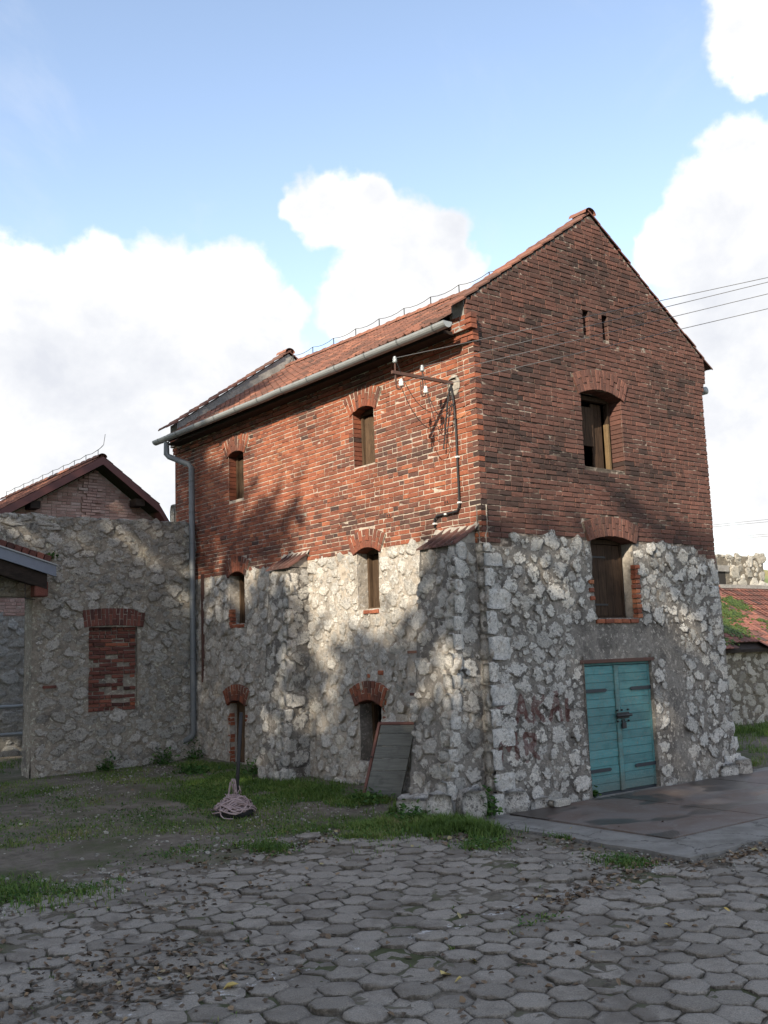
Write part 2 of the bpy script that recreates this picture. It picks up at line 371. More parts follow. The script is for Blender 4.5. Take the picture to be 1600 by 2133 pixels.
def m_wood(name, a, b_, axis=2, scale=(60, 60, 3)):
    def b(nt, pos):
        mp = nt.n('Mapping', ins={0: pos, 3: scale}).outputs[0]
        r, g, bl = tint(nt)
        g1 = nt.noise(mp, 1.0, 5, 0.65, 0.6); n = nt.noise(pos, 7, 5, 0.7)
        c = nt.mix(nt.smooth(g1, 0.3, 0.7), a, b_)
        c = nt.mix(nt.math('MULTIPLY', nt.smooth(n, 0.5, 0.75), 0.5), c, tuple(x*0.45 for x in a))
        c = nt.mix(1.0, c, nt.ramp(r, [(0, (0.65, 0.65, 0.65)), (1, (1.3, 1.3, 1.3))]), 'MULTIPLY')
        return {'Base Color': c, 'Roughness': 0.85, 'Specular IOR Level': 0.2, 'bump': (g1, 0.5, 0.004)}
    return material(name, b)
M_WOOD = m_wood('weathered_brown_wood', (0.05, 0.032, 0.021), (0.11, 0.072, 0.045))
M_WOODD = m_wood('dark_shutter_wood', (0.022, 0.014, 0.010), (0.055, 0.034, 0.022))
M_WOODY = m_wood('yellowed_post_wood', (0.11, 0.072, 0.038), (0.20, 0.14, 0.075))
M_BOARD = m_wood('grey_weathered_board', (0.12, 0.125, 0.115), (0.19, 0.195, 0.18), scale=(3, 3, 60))
M_BEAM = m_wood('blackened_beam_wood', (0.018, 0.014, 0.012), (0.04, 0.03, 0.025), scale=(6, 30, 30))

def b_teal(nt, pos):
    mp = nt.n('Mapping', ins={0: pos, 3: (4, 4, 90)}).outputs[0]
    r, g, bl = tint(nt)
    g1 = nt.noise(mp, 1.0, 5, 0.65, 0.5); n = nt.noise(pos, 5, 7, 0.7, 0.4); f = nt.noise(pos, 40, 4, 0.7)
    c = nt.mix(nt.smooth(g1, 0.3, 0.7), (0.055, 0.172, 0.182), (0.085, 0.245, 0.255))
    c = nt.mix(nt.math('MULTIPLY', nt.smooth(n, 0.45, 0.7), 0.5), c, (0.032, 0.115, 0.125))
    c = nt.mix(nt.math('MULTIPLY', nt.smooth(nt.math('ADD', f, nt.math('MULTIPLY', g1, 0.4)), 0.765, 0.82), 0.65), c, (0.19, 0.18, 0.155))
    c = nt.mix(nt.math('MULTIPLY', bl, nt.smooth(n, 0.3, 0.6)), c, (0.09, 0.08, 0.06))
    c = nt.mix(nt.math('MULTIPLY', nt.smooth(nt.noise(pos, 2.3, 7, 0.72, 0.6), 0.48, 0.68), 0.45), c, (0.115, 0.215, 0.215))
    pz = nt.n('SeparateXYZ', ins={0: pos}).outputs[2]
    splash = nt.smooth(nt.math('ADD', pz, nt.math('MULTIPLY', nt.math('SUBTRACT', f, 0.5), 0.7)), 0.32, 0.02)
    c = nt.mix(nt.math('MULTIPLY', splash, 0.55), c, (0.10, 0.095, 0.08))
    c = nt.mix(1.0, c, nt.ramp(r, [(0, (0.8, 0.8, 0.8)), (1, (1.2, 1.2, 1.2))]), 'MULTIPLY')
    return {'Base Color': c, 'Roughness': 0.6, 'Specular IOR Level': 0.35, 'bump': (nt.math('ADD', g1, nt.math('MULTIPLY', f, 0.4)), 0.45, 0.004)}
M_TEAL = material('faded_teal_paint', b_teal)

def m_metal(name, col, rough=0.5, metallic=0.0, rust=0.0, rustc=(0.13, 0.05, 0.03)):
    def b(nt, pos):
        n = nt.noise(pos, 8, 6, 0.7, 0.3); f = nt.noise(pos, 90, 3, 0.6)
        c = nt.mix(nt.math('MULTIPLY', n, 0.7), col, tuple(x*0.6 for x in col))
        c = nt.mix(nt.math('MULTIPLY', nt.smooth(n, 0.55, 0.7), rust), c, rustc)
        return {'Base Color': c, 'Roughness': nt.math('ADD', rough, nt.math('MULTIPLY', nt.math('SUBTRACT', n, 0.5), 0.3)), 'Metallic': metallic, 'bump': (f, 0.15, 0.002)}
    return material(name, b)
M_ZINC = m_metal('grey_zinc', (0.34, 0.36, 0.37), 0.5, 0.15, 0.25, (0.16, 0.15, 0.14))
M_ZINCD = m_metal('dull_pipe_grey', (0.17, 0.185, 0.195), 0.55, 0.1, 0.25, (0.12, 0.11, 0.1))
M_RUST = m_metal('rusty_iron', (0.10, 0.05, 0.038), 0.85, 0.0, 0.6)
M_REDRUST = m_metal('red_primer_iron', (0.17, 0.075, 0.06), 0.8, 0.0, 0.5)
M_BLACK = m_metal('black_iron', (0.018, 0.018, 0.02), 0.6, 0.0, 0.35, (0.06, 0.04, 0.03))
M_HINGE = m_metal('blackened_hinge', (0.016, 0.024, 0.034), 0.55, 0.0, 0.1)
M_WIRE = m_metal('dull_wire', (0.16, 0.16, 0.165), 0.5, 0.3)
M_PORC = m_metal('white_porcelain', (0.75, 0.75, 0.72), 0.25)
M_GLASSG = m_metal('grey_glazed_insulator', (0.30, 0.33, 0.34), 0.2)
M_FLASH = m_metal('blue_grey_flashing', (0.16, 0.19, 0.25), 0.42, 0.1, 0.2, (0.1, 0.1, 0.1))
M_FASCIA = m_metal('dark_red_fascia', (0.13, 0.045, 0.04), 0.55)
M_BLUEBAG = m_metal('blue_plastic', (0.06, 0.11, 0.24), 0.35)
M_WHITEBAG = m_metal('white_plastic', (0.75, 0.76, 0.78), 0.4)
M_TWINE = m_metal('pinkish_twine', (0.42, 0.32, 0.32), 0.8, 0.0, 0.5, (0.17, 0.13, 0.12))
M_TYRE = m_metal('black_rubber', (0.02, 0.02, 0.021), 0.8)
M_DARK = m_metal('interior_shade_black', (0.02, 0.017, 0.015), 0.95)  # near-black colour stands in for shade inside openings and rooms

def b_paver(nt, pos):
    r, g, bl = tint(nt)
    n = nt.noise(pos, 3.2, 7, 0.66, 0.3); f = nt.noise(pos, 95, 4, 0.72); m = nt.noise(pos, 24, 6, 0.7)
    c = nt.mix(r, (0.185, 0.166, 0.142), (0.30, 0.272, 0.236))
    c = nt.mix(1.0, c, nt.ramp(f, [(0.28, (0.5, 0.5, 0.5)), (0.5, (1, 1, 1)), (0.72, (1.45, 1.44, 1.42))]), 'MULTIPLY')
    c = nt.mix(nt.math('MULTIPLY', nt.smooth(n, 0.48, 0.7), 0.5), c, (0.135, 0.115, 0.098))
    e = nt.math('ADD', g, nt.math('MULTIPLY', nt.math('SUBTRACT', m, 0.5), 0.9))
    c = nt.mix(nt.smooth(e, 0.80, 1.12), c, (0.085, 0.074, 0.06))
    dirt = nt.math('MULTIPLY', nt.smooth(nt.noise(pos, 1.6, 8, 0.72, 0.5), 0.5, 0.66), 0.65)
    c = nt.mix(dirt, c, (0.125, 0.108, 0.09))
    # old whitewash splashes along a line
    sx = nt.n('SeparateXYZ', ins={0: pos})
    t = nt.math('ABSOLUTE', nt.math('ADD', sx.outputs[1], nt.math('ADD', 3.47, nt.math('MULTIPLY', sx.outputs[0], 0.0))))
    wl = nt.math('MULTIPLY', nt.smooth(t, 0.2, 0.05), nt.smooth(nt.noise(pos, 6.5, 6, 0.75), 0.56, 0.66))
    sp = nt.smooth(nt.noise(pos, 4.3, 9, 0.8, 0.2), 0.72, 0.755)
    c = nt.mix(nt.math('MULTIPLY', nt.math('MAXIMUM', wl, sp), 0.8), c, (0.62, 0.62, 0.62))
    return {'Base Color': c, 'Roughness': 0.92, 'Specular IOR Level': 0.25, 'bump': (nt.math('ADD', nt.math('MULTIPLY', f, 0.6), m), 0.85, 0.010)}
M_PAVER = material('worn_concrete_paver', b_paver)

def b_ground(nt, pos):
    n = nt.noise(pos, 0.7, 8, 0.68, 0.4); m = nt.noise(pos, 6, 8, 0.72, 0.3); f = nt.noise(pos, 60, 5, 0.72)
    c = nt.mix(nt.smooth(m, 0.3, 0.7), (0.095, 0.082, 0.066), (0.215, 0.19, 0.158))
    c = nt.mix(nt.math('MULTIPLY', nt.smooth(f, 0.56, 0.7), 0.55), c, (0.27, 0.245, 0.21))
    c = nt.mix(nt.math('MULTIPLY', nt.smooth(nt.math('ADD', n, nt.math('MULTIPLY', m, 0.4)), 0.66, 0.84), 0.75), c, (0.052, 0.068, 0.024))
    d = nt.n('VectorMath', operation='LENGTH', ins={0: pos}).outputs['Value']
    c = nt.mix(nt.smooth(d, 12, 26), c, nt.mix(m, (0.06, 0.105, 0.03), (0.12, 0.14, 0.05)))
    return {'Base Color': c, 'Roughness': 0.97, 'Specular IOR Level': 0.1, 'bump': (nt.math('ADD', m, nt.math('MULTIPLY', f, 0.5)), 0.9, 0.025)}
M_GROUND = material('trodden_earth', b_ground)
def b_concrete(nt, pos):
    n = nt.noise(pos, 2.5, 8, 0.68, 0.3); f = nt.noise(pos, 80, 4, 0.7)
    c = nt.mix(nt.smooth(n, 0.3, 0.7), (0.15, 0.14, 0.125), (0.27, 0.26, 0.24))
    c = nt.mix(nt.math('MULTIPLY', f, 0.4), c, (0.13, 0.12, 0.11))
    wv = nt.n('VectorMath', operation='ADD', ins={0: pos, 1: nt.n('VectorMath', operation='SCALE', ins={0: nt.noise(pos, 3.5, 5, 0.7, out=1), 'Scale': 0.5}).outputs[0]}).outputs[0]
    ck = nt.n('TexVoronoi', feature='DISTANCE_TO_EDGE', ins={'Vector': wv, 'Scale': 0.8}).outputs['Distance']
    crack = nt.smooth(ck, 0.012, 0.002)
    c = nt.mix(nt.math('MULTIPLY', crack, 0.8), c, (0.05, 0.045, 0.04))
    c = nt.mix(nt.math('MULTIPLY', nt.smooth(nt.noise(pos, 1.2, 7, 0.7, 0.3), 0.5, 0.65), 0.5), c, (0.11, 0.10, 0.085))
    return {'Base Color': c, 'Roughness': 0.92, 'bump': (nt.math('SUBTRACT', nt.math('ADD', n, f), crack), 0.8, 0.012)}
M_CONC = material('old_concrete', b_concrete)
def b_plate(nt, pos):
    n = nt.noise(pos, 1.1, 7, 0.62, 0.6); m = nt.noise(pos, 7, 6, 0.7)
    mp = nt.n('Mapping', ins={0: pos, 2: (0, 0, 0.785), 3: (26, 26, 26)}).outputs[0]
    ck = nt.n('TexVoronoi', feature='F1', ins={'Vector': mp, 'Scale': 1.0, 'Randomness': 0.0}).outputs['Distance']
    c = nt.mix(nt.smooth(nt.math('ADD', n, nt.math('MULTIPLY', m, 0.35)), 0.5, 0.85), (0.16, 0.14, 0.13), (0.125, 0.085, 0.066))
    c = nt.mix(nt.smooth(m, 0.52, 0.72), c, (0.19, 0.175, 0.16))
    wet = nt.smooth(nt.noise(nt.n('Mapping', ins={0: pos, 3: (0.75, 1.5, 1)}).outputs[0], 0.85, 3, 0.5, 0.3), 0.53, 0.57)
    c = nt.mix(nt.math('MULTIPLY', wet, 0.75), c, (0.035, 0.033, 0.033))
    ro = nt.math('SUBTRACT', 0.62, nt.math('MULTIPLY', wet, 0.24))
    return {'Base Color': c, 'Roughness': ro, 'Metallic': 0.15, 'Specular IOR Level': 0.4, 'bump': (nt.smooth(ck, 0.35, 0.15), 0.5, 0.006)}
M_PLATE = material('rusty_chequer_plate', b_plate)

def m_leaf(name, stops, transl=0.3):
    m = bpy.data.materials.new(name); m.use_nodes = True; nt = NT(m.node_tree)
    out = nt.n('OutputMaterial'); r, g, b = tint(nt); c = nt.ramp(r, stops)
    d = nt.n('BsdfPrincipled', ins={'Base Color': c, 'Roughness': 0.6, 'Specular IOR Level': 0.25})
    t = nt.n('BsdfTranslucent', ins={0: c}); mx = nt.n('MixShader', ins={0: transl, 1: d.outputs[0], 2: t.outputs[0]})
    m.node_tree.links.new(mx.outputs[0], out.inputs[0]); return m
M_GRASS = m_leaf('grass_blades', [(0, (0.07, 0.12, 0.025)), (0.5, (0.12, 0.20, 0.042)), (0.85, (0.19, 0.25, 0.065)), (1, (0.28, 0.25, 0.12))])
M_WEED = m_leaf('weed_leaf', [(0, (0.035, 0.085, 0.02)), (0.6, (0.06, 0.14, 0.03)), (1, (0.11, 0.19, 0.05))])
M_TREE = m_leaf('tree_leaf', [(0, (0.035, 0.065, 0.018)), (0.7, (0.07, 0.11, 0.03)), (1, (0.14, 0.13, 0.04))], 0.25)
M_DRY = m_leaf('dry_leaf', [(0, (0.06, 0.046, 0.034)), (0.4, (0.125, 0.09, 0.062)), (0.75, (0.21, 0.145, 0.09)), (0.92, (0.31, 0.23, 0.145)), (1, (0.34, 0.29, 0.15))], 0.1)
M_YELLOW = m_leaf('yellow_leaf', [(0, (0.50, 0.33, 0.06)), (1, (0.55, 0.46, 0.2))], 0.15)
M_MOSS = m_leaf('moss', [(0, (0.04, 0.065, 0.012)), (1, (0.10, 0.145, 0.025))], 0.0)
M_BARK = m_wood('bark', (0.06, 0.05, 0.04), (0.13, 0.11, 0.09))

# ------------------------------------------------------------------ ground
def in_poly(x, y, P):
    x = np.asarray(x); y = np.asarray(y); c = np.zeros(x.shape, bool); n = len(P)
    for i in range(n):
        x1, y1 = P[i]; x2, y2 = P[(i+1) % n]
        k = ((y1 > y) != (y2 > y)) & (x < (x2-x1)*(y-y1)/((y2-y1) if y2 != y1 else 1e-9) + x1); c ^= k
    return c
PAVE = [(-12.5, 3.2), (-7.2, 2.8), (-5.4, 2.7), (-4.2, 2.2), (-3.1, 1.1), (-2.2, 0.2), (-1.55, -0.75), (-1.0, -1.7), (-0.85, -2.7), (-0.55, -3.75), (0.4, -3.85), (9, -3.75), (9, -14), (-12.5, -14)]
APR = (-0.62, 9.0, -3.52, 0.05)      # concrete apron: x0, x1, y0, y1
def apron_z(y): return -0.035 + 0.006*y
def axis_lines(a, b, st, far):
    near = np.arange(a, b + 1e-6, st)
    k = np.array([1.5, 4, 9, 18, 35, 70, 140, 300, 700])
    return np.concatenate([(a - k*far)[::-1], near, b + k*far])
gx = axis_lines(-12, 9, 0.09, 1.0); gy = axis_lines(-12.5, 12, 0.09, 1.0)
GX, GY = np.meshgrid(gx, gy, indexing='ij')
gz = ground_z(GX, GY)
inp = in_poly(GX, GY, PAVE)
lump = (fbm(GX*1.3, GY*1.3, 4, 1) - 0.5)*0.07 + (fbm(GX*6, GY*6, 3, 2) - 0.5)*0.03
near = (GX > -12) & (GX < 9) & (GY > -12.5) & (GY < 12)
soil = np.clip((fbm(GX*1.5, GY*1.5, 5, 11) - 0.55)*0.10, 0, 0.022) + np.clip((GY + 0.9)*0.014, 0, 0.032)*(0.45 + 1.1*fbm(GX*1.8, GY*1.8, 4, 14))
da = np.maximum(np.maximum(APR[0] - GX, GX - APR[1]), np.maximum(APR[2] - GY, GY - 0.05))
soil = soil + 0.045*np.clip(1 - da/0.32, 0, 1)*(da > 0)*(0.5 + fbm(GX*4, GY*4, 3, 13))
gz = gz + np.where(near, np.where(inp, -0.020 + lump*0.6 + soil, 0.004 + lump*0.8), -0.03)
ina = (GX > APR[0]-0.1) & (GX < APR[1]+.1) & (GY > APR[2]-0.06) & (GY < 0.3)
gz = np.where(ina, np.minimum(gz, apron_z(GY) - 0.06), gz)
bld = (GX > 0.1) & (GX < 5.5) & (GY > 0.1) & (GY < 9.4)
gz = np.where(bld, np.minimum(gz, 0.0), gz)
# heap of soil along the foot of the long wall
gz = gz + np.where(near & ~bld & ~inp & (GX < 0.3) & (GX > -1.0) & (GY > 0.3) & (GY < 9), 0.05*np.exp(-((GX+0.1)/0.35)**2), 0)
nx, ny = GX.shape
I = np.arange(nx*ny).reshape(nx, ny)
quads = np.stack([I[:-1, :-1], I[1:, :-1], I[1:, 1:], I[:-1, 1:]], -1).reshape(-1, 4)
gm = MB(); gm.add(np.stack([GX, GY, gz], -1).reshape(-1, 3), quads)
ground = gm.build('ground', M_GROUND, smooth=True, kind='structure')

# ------------------------------------------------------------------ hexagonal paving
def hex_vf(s, seed):
    r = np.random.default_rng(seed); V = []; C = []
    t = r.random()*0.8 + 0.1
    rings = [(1.0, -0.09, 1.0), (1.0, -0.013, 1.0), (0.955, 0.0, 0.88), (0.74, 0.001, 0.35)]
    for (k, z, e) in rings:
        for i in range(12):
            a = math.pi/6*i; rr = s*k*(1.0 if i % 2 == 0 else 0.866)
            if i % 2 == 0: rr *= r.uniform(0.95, 0.99)          # worn corners
            V.append((rr*math.cos(a), rr*math.sin(a), z)); C.append((t, e, 0, 1))
    V.append((0, 0, 0.002)); C.append((t, 0.1, 0, 1))
    V = np.array(V); V[12:] += r.normal(0, 0.0055, (len(V)-12, 3)); V[24:, 2] += r.normal(0, 0.0015, len(V)-24)
    F = [(a*12+i, a*12+(i+1) % 12, a*12+12+(i+1) % 12, a*12+12+i) for a in range(3) for i in range(12)]
    F += [(36+i, 36+(i+1) % 12, 48) for i in range(12)]
    return V, F, np.array(C)
HS = 0.176; HV = [hex_vf(HS, 100+i) for i in range(14)]
HM = []
for V, F, C in HV:
    m = MB(); m.add(V, F, C); HM.append(m.mesh('paving_stone', True))
ang = R_(-46); ca, sa = math.cos(ang), math.sin(ang)
cells = []
pit = HS + 0.003
for i in range(-60, 61):
    for j in range(-60, 61):
        lx = 1.5*pit*i; ly = math.sqrt(3)*pit*(j + 0.5*(i % 2))
        X = -3.5 + ca*lx - sa*ly; Y = -4 + sa*lx + ca*ly
        if -12 < X < 8.5 and -13 < Y < 1: cells.append((X, Y))
cells = np.array(cells); cells = cells[in_poly(cells[:, 0], cells[:, 1], PAVE)]
def cam_px(P):
    d = np.asarray(P) - np.array(CAM); z = d @ np.array(fw); z = np.where(z > 0.1, z, 0.1)
    return 800 + 2100.44*(d @ np.array(rt))/z, 1066.5 - 2100.44*(d @ np.array(up))/z, z
cz = ground_z(cells[:, 0], cells[:, 1])
px, py, pd = cam_px(np.c_[cells, cz])
vis = (px > -120) & (px < 1720) & (py < 2260) & (pd > 1)
order = np.argsort(np.where(vis, pd, 1e6))
pave = bpy.data.objects.new('pavement', None); COL.objects.link(pave); pave['kind'] = 'structure'; pave.location = (-4, -5, -0.2)
PINV[pave.name] = Matrix.Translation(-Vector(pave.location))
rest = MB(); cnt = 0
for k in order:
    X, Y = cells[k]; s = int(rng.integers(14)); zz = cz[k] + rng.normal(0, 0.007)
    # edge stones sink under the soil
    M = Matrix.Translation((X + rng.normal(0, 0.004), Y + rng.normal(0, 0.004), zz)) @ Matrix.Rotation(rng.normal(0, 0.02), 4, 'X') @ Matrix.Rotation(rng.normal(0, 0.02), 4, 'Y') @ Matrix.Rotation(ang + rng.integers(6)*math.pi/3 + rng.normal(0, 0.02), 4, 'Z')
    if vis[k] and cnt < 300: link('paving_stone', HM[s], M_PAVER, pave, M); cnt += 1
    elif pd[k] < 30 and (py[k] < 5000): V, F, C = HV[s]; rest.add(xf(M, V), F, C)
rest.build('paving_stones', M_PAVER, pave, True, kind='stuff')

# ------------------------------------------------------------------ concrete apron with steel plates in front of the door
apr = bpy.data.objects.new('loading_apron', None); COL.objects.link(apr); apr['kind'] = 'structure'; apr.location = (3, -1.7, -0.05)
PINV[apr.name] = Matrix.Translation(-Vector(apr.location))
m = MB(); xs = np.concatenate([np.linspace(APR[0], APR[1], 60)]); ys = np.linspace(APR[2], APR[3], 30)
AX, AY = np.meshgrid(xs, ys, indexing='ij'); wob = (fbm(AX*3, AY*3, 3, 5)-.5)*.02
AZ = apron_z(AY) + wob*0.5
AX2 = AX + np.where(AX == xs[0], (fbm(AY*4, AY*0, 3, 6)-.5)*.12, 0); AY2 = AY + np.where(AY == ys[0], (fbm(AX*4, AX*0+3, 3, 6)-.5)*.1, 0)
V = np.stack([AX2, AY2, AZ], -1); n1, n2 = AX.shape; I = np.arange(n1*n2).reshape(n1, n2)
Q = np.stack([I[:-1, :-1], I[1:, :-1], I[1:, 1:], I[:-1, 1:]], -1).reshape(-1, 4)
m.add(V.reshape(-1, 3), Q)
rim = np.concatenate([V[0, ::-1], V[1:, 0]]); lo = rim.copy(); lo[:, 2] -= 0.25; lo[:, :2] -= 0.02; k = len(rim)
m.add(np.concatenate([rim, lo]), np.array([(i, i+1, k+i+1, k+i) for i in range(k-1)]))
m.build('concrete_kerb', M_CONC, apr, False)
for i, (x0, x1) in enumerate(((0.06, 2.1), (2.125, 4.6), (4.63, 7.6))):
    m = MB(); z0, z1 = apron_z(-2.78), apron_z(-0.2)
    sag = rng.normal(0, 0.004, 4)
    gxs = np.linspace(x0, x1, 14); gys = np.linspace(-2.78, -0.2, 14)
    PX, PY = np.meshgrid(gxs, gys, indexing='ij')
    PZ = apron_z(PY) + 0.018 + 0.012*(fbm(PX*1.1, PY*1.1, 2, 9) - .4)
    I = np.arange(196).reshape(14, 14); Q = np.stack([I[:-1, :-1], I[1:, :-1], I[1:, 1:], I[:-1, 1:]], -1).reshape(-1, 4)
    V = np.stack([PX, PY, PZ], -1); m.add(V.reshape(-1, 3), Q)
    rim = np.concatenate([V[:, 0], V[-1, 1:], V[::-1, -1][1:], V[0, ::-1][1:]]); lo = rim.copy(); lo[:, 2] -= 0.05; k = len(rim)
    m.add(np.concatenate([rim, lo]), np.array([(a, a+1, k+a+1, k+a) for a in range(k-1)]))
    m.build('steel_plate', M_PLATE, apr, True)

# ------------------------------------------------------------------ masonry generators
S_, H_, HT, CO = 0.25, 0.12, 0.065, 0.077
def subtract(iv, a, b):
    out = []
    for (x, y, ja, jb) in iv:
        if b <= x or a >= y: out.append((x, y, ja, jb)); continue
        if a > x: out.append((x, a, ja, True))
        if b < y: out.append((b, y, True, jb))
    return out
def lay(face, z0, courses, span, holes, tone, seed=0, jitter=0.003, corner0=False, corner1=False, jamb_d=0.27):
    """returns bricks as (u, w, length, depth, off, tint, whole)"""
    r = np.random.default_rng(seed); out = []
    for k in courses:
        wb = z0 + k*CO; wc = wb + CO/2
        iv = [(a, b, False, False) for (a, b) in span(k, wc)]
        for h in holes:
            a = h(wc)
            if a: iv = subtract(iv, a[0], a[1])
        for (a, b, ja, jb) in iv:
            if b - a < 0.03: continue
            x = a; first = True
            drift = r.normal(0, 0.0012)
            while x < b - 0.02:
                l = S_ if r.random() < 0.52 else H_
                if first and not ja: l = (S_ if k % 2 else H_)
                l = l + r.normal(0, 0.003); whole = True
                if b - (x + l) < 0.05: l = b - x; whole = abs(l - S_) < 0.02 or abs(l - H_) < 0.015
                jl = 0.0 if (first) else 0.0
                d = 0.12
                if (ja and x < a + 0.01) or (jb and x + l > b - 0.01): d = jamb_d
                t = tone(x + l/2, wc, r)
                out.append((x + l/2, wc + drift + r.normal(0, 0.0012), l - 0.0105, d, r.normal(0, jitter), t, whole and d < 0.2))
                x += l; first = False
    return out
BV = {}
for kind, l in (('s', S_-.0105), ('h', H_-.0105)):
    for i in range(10): BV[kind, i] = brick_vf(l, HT, 0.12, 500+i)
_bm = {}
def brick_mesh(kind, i, tq, mat):
    key = (kind, i, tq, mat.name)
    if key not in _bm:
        V, F = BV[kind, i]; m = MB(); m.add(V, F, (tq/9, 0.5, 0, 1)); _bm[key] = m.mesh('brick'); _bm[key].materials.append(mat)
    return _bm[key]
def put_bricks(face, bricks, mat, parent, chosen, name='brick', rest_name='brickwork'):
    """chosen: indices that become objects of their own; the others are joined"""
    rest = MB()
    for i, (u, w_, l, d, off, t, whole) in enumerate(bricks):
        M = face.M(u, off, w_, rng.normal(0, 0.004))
        if i in chosen:
            kind = 's' if l > 0.18 else 'h'
            link(name, brick_mesh(kind, int(rng.integers(10)), int(np.clip(t*9, 0, 9)), mat), None, parent, M)
        else:
            V, F = brick_vf(l, HT, d); rest.add(xf(M, V), F, (t, 0.5, 0, 1))
    if rest.n: rest.build(rest_name, mat, parent, kind='stuff')
def arch(face, uc, half, spring, rise, h, n, mat, parent, proud=0.02, depth=0.27, dark=0.0, name='arch_brick'):
    Rr = (half*half + rise*rise)/(2*rise); cz_ = spring + rise - Rr
    th = math.asin(min(1, (half + 0.045)/Rr))
    for i in range(n):
        phi = -th + 2*th*(i + 0.5)/n
        wi = 2*th*Rr/n - 0.007; k = h*(0.64 if i % 2 else 0.36)
        for (r0_, r1_) in ((0, k), (k + 0.008, h)):
            rc = Rr + (r0_ + r1_)/2; l = r1_ - r0_
            V, F = brick_vf(wi*(1 + 0.5*(r0_ + r1_)/2/Rr), l, depth)
            t = float(np.clip(rng.normal(0.52 - dark, 0.16), 0.02, 0.95))
            m = MB(); m.add(V, F, (t, .5, 0, 1))
            link(name, m.mesh(name), mat, parent, face.M(uc + rc*math.sin(phi), proud + rng.normal(0, 0.004), cz_ + rc*math.cos(phi), phi))
    # mortar behind the voussoirs
    m = MB(); seg = 14
    for a, b in ((0.004, h - 0.004),):
        P = []
        for i in range(seg+1):
            ph = -th*0.99 + 2*th*0.99*i/seg
            for rr in (Rr + a, Rr + b):
                for off in (proud - 0.013, -0.3):
                    P.append(face.p(uc + rr*math.sin(ph), off, cz_ + rr*math.cos(ph)))
        F = []
        for i in range(seg):
            o = i*4; F += [(o, o+4, o+6, o+2), (o+1, o+3, o+7, o+5), (o, o+1, o+5, o+4), (o+2, o+6, o+7, o+3)]
        F += [(0, 2, 3, 1), (seg*4, seg*4+1, seg*4+3, seg*4+2)]
        m.add(np.array(P), F)
    m.build('arch_mortar', M_MORT_G if mat is M_BRICKG else M_MORT_L, parent)
def arch_hole(uc, half, spring, rise, h):
    Rr = (half*half + rise*rise)/(2*rise); cz_ = spring + rise - Rr
    th = math.asin(min(1, (half + 0.045)/Rr)); t = math.tan(th)
    def f(w_):
        top = cz_ + (Rr + h)
        if spring - 0.02 < w_ < top - (Rr + h)*(1 - math.cos(th))*0.75:
            hw = (w_ - cz_)*t + 0.012
            return (uc - hw, uc + hw)
        elif spring < w_ < top:
            q = (w_ - cz_)/(Rr + h); hw = (Rr + h)*math.sqrt(max(0, 1 - q*q)); return (uc - hw, uc + hw)
        return None
    return f
def rect_hole(a, b, z0, z1):
    return lambda w_: (a, b) if z0 - 0.03 < w_ < z1 else None

def sheet(face, us, ws, zfun, holes, off, mat, name, parent, top=None, tfun=None, smooth=True):
    """backing sheet of mortar: a displaced grid with real openings"""
    for (a, b, c, d) in holes: us = np.append(us, [a, b]); ws = np.append(ws, [c, d])
    us = np.unique(np.round(us, 4)); ws = np.unique(np.round(ws, 4))
    U, W = np.meshgrid(us, ws, indexing='ij')
    Wt = np.minimum(W, top(U)) if top else W
    P = face.p(U, off(U, Wt), Wt); n1, n2 = U.shape
    I = np.arange(n1*n2).reshape(n1, n2)
    uc = (us[:-1] + us[1:])/2; wc = (ws[:-1] + ws[1:])/2; UC, WC = np.meshgrid(uc, wc, indexing='ij')
    keep = np.ones(UC.shape, bool)
    for (a, b, c, d) in holes: keep &= ~((UC > a) & (UC < b) & (WC > c) & (WC < d))
    if top: keep &= (W[:-1, :-1] < top(U[:-1, :-1]) + 1e-6) | (W[1:, :-1] < top(U[1:, :-1]) + 1e-6)
    Q = np.stack([I[:-1, :-1], I[1:, :-1], I[1:, 1:], I[:-1, 1:]], -1)[keep]
    C = np.tile(np.array([0.5, 0.5, 0, 1.]), (n1*n2, 1))
    if tfun is not None: C[:, 2] = tfun(U, Wt).ravel()
    m = MB(); m.add(P.reshape(-1, 3), Q, C)
    return m.build(name, mat, parent, smooth)

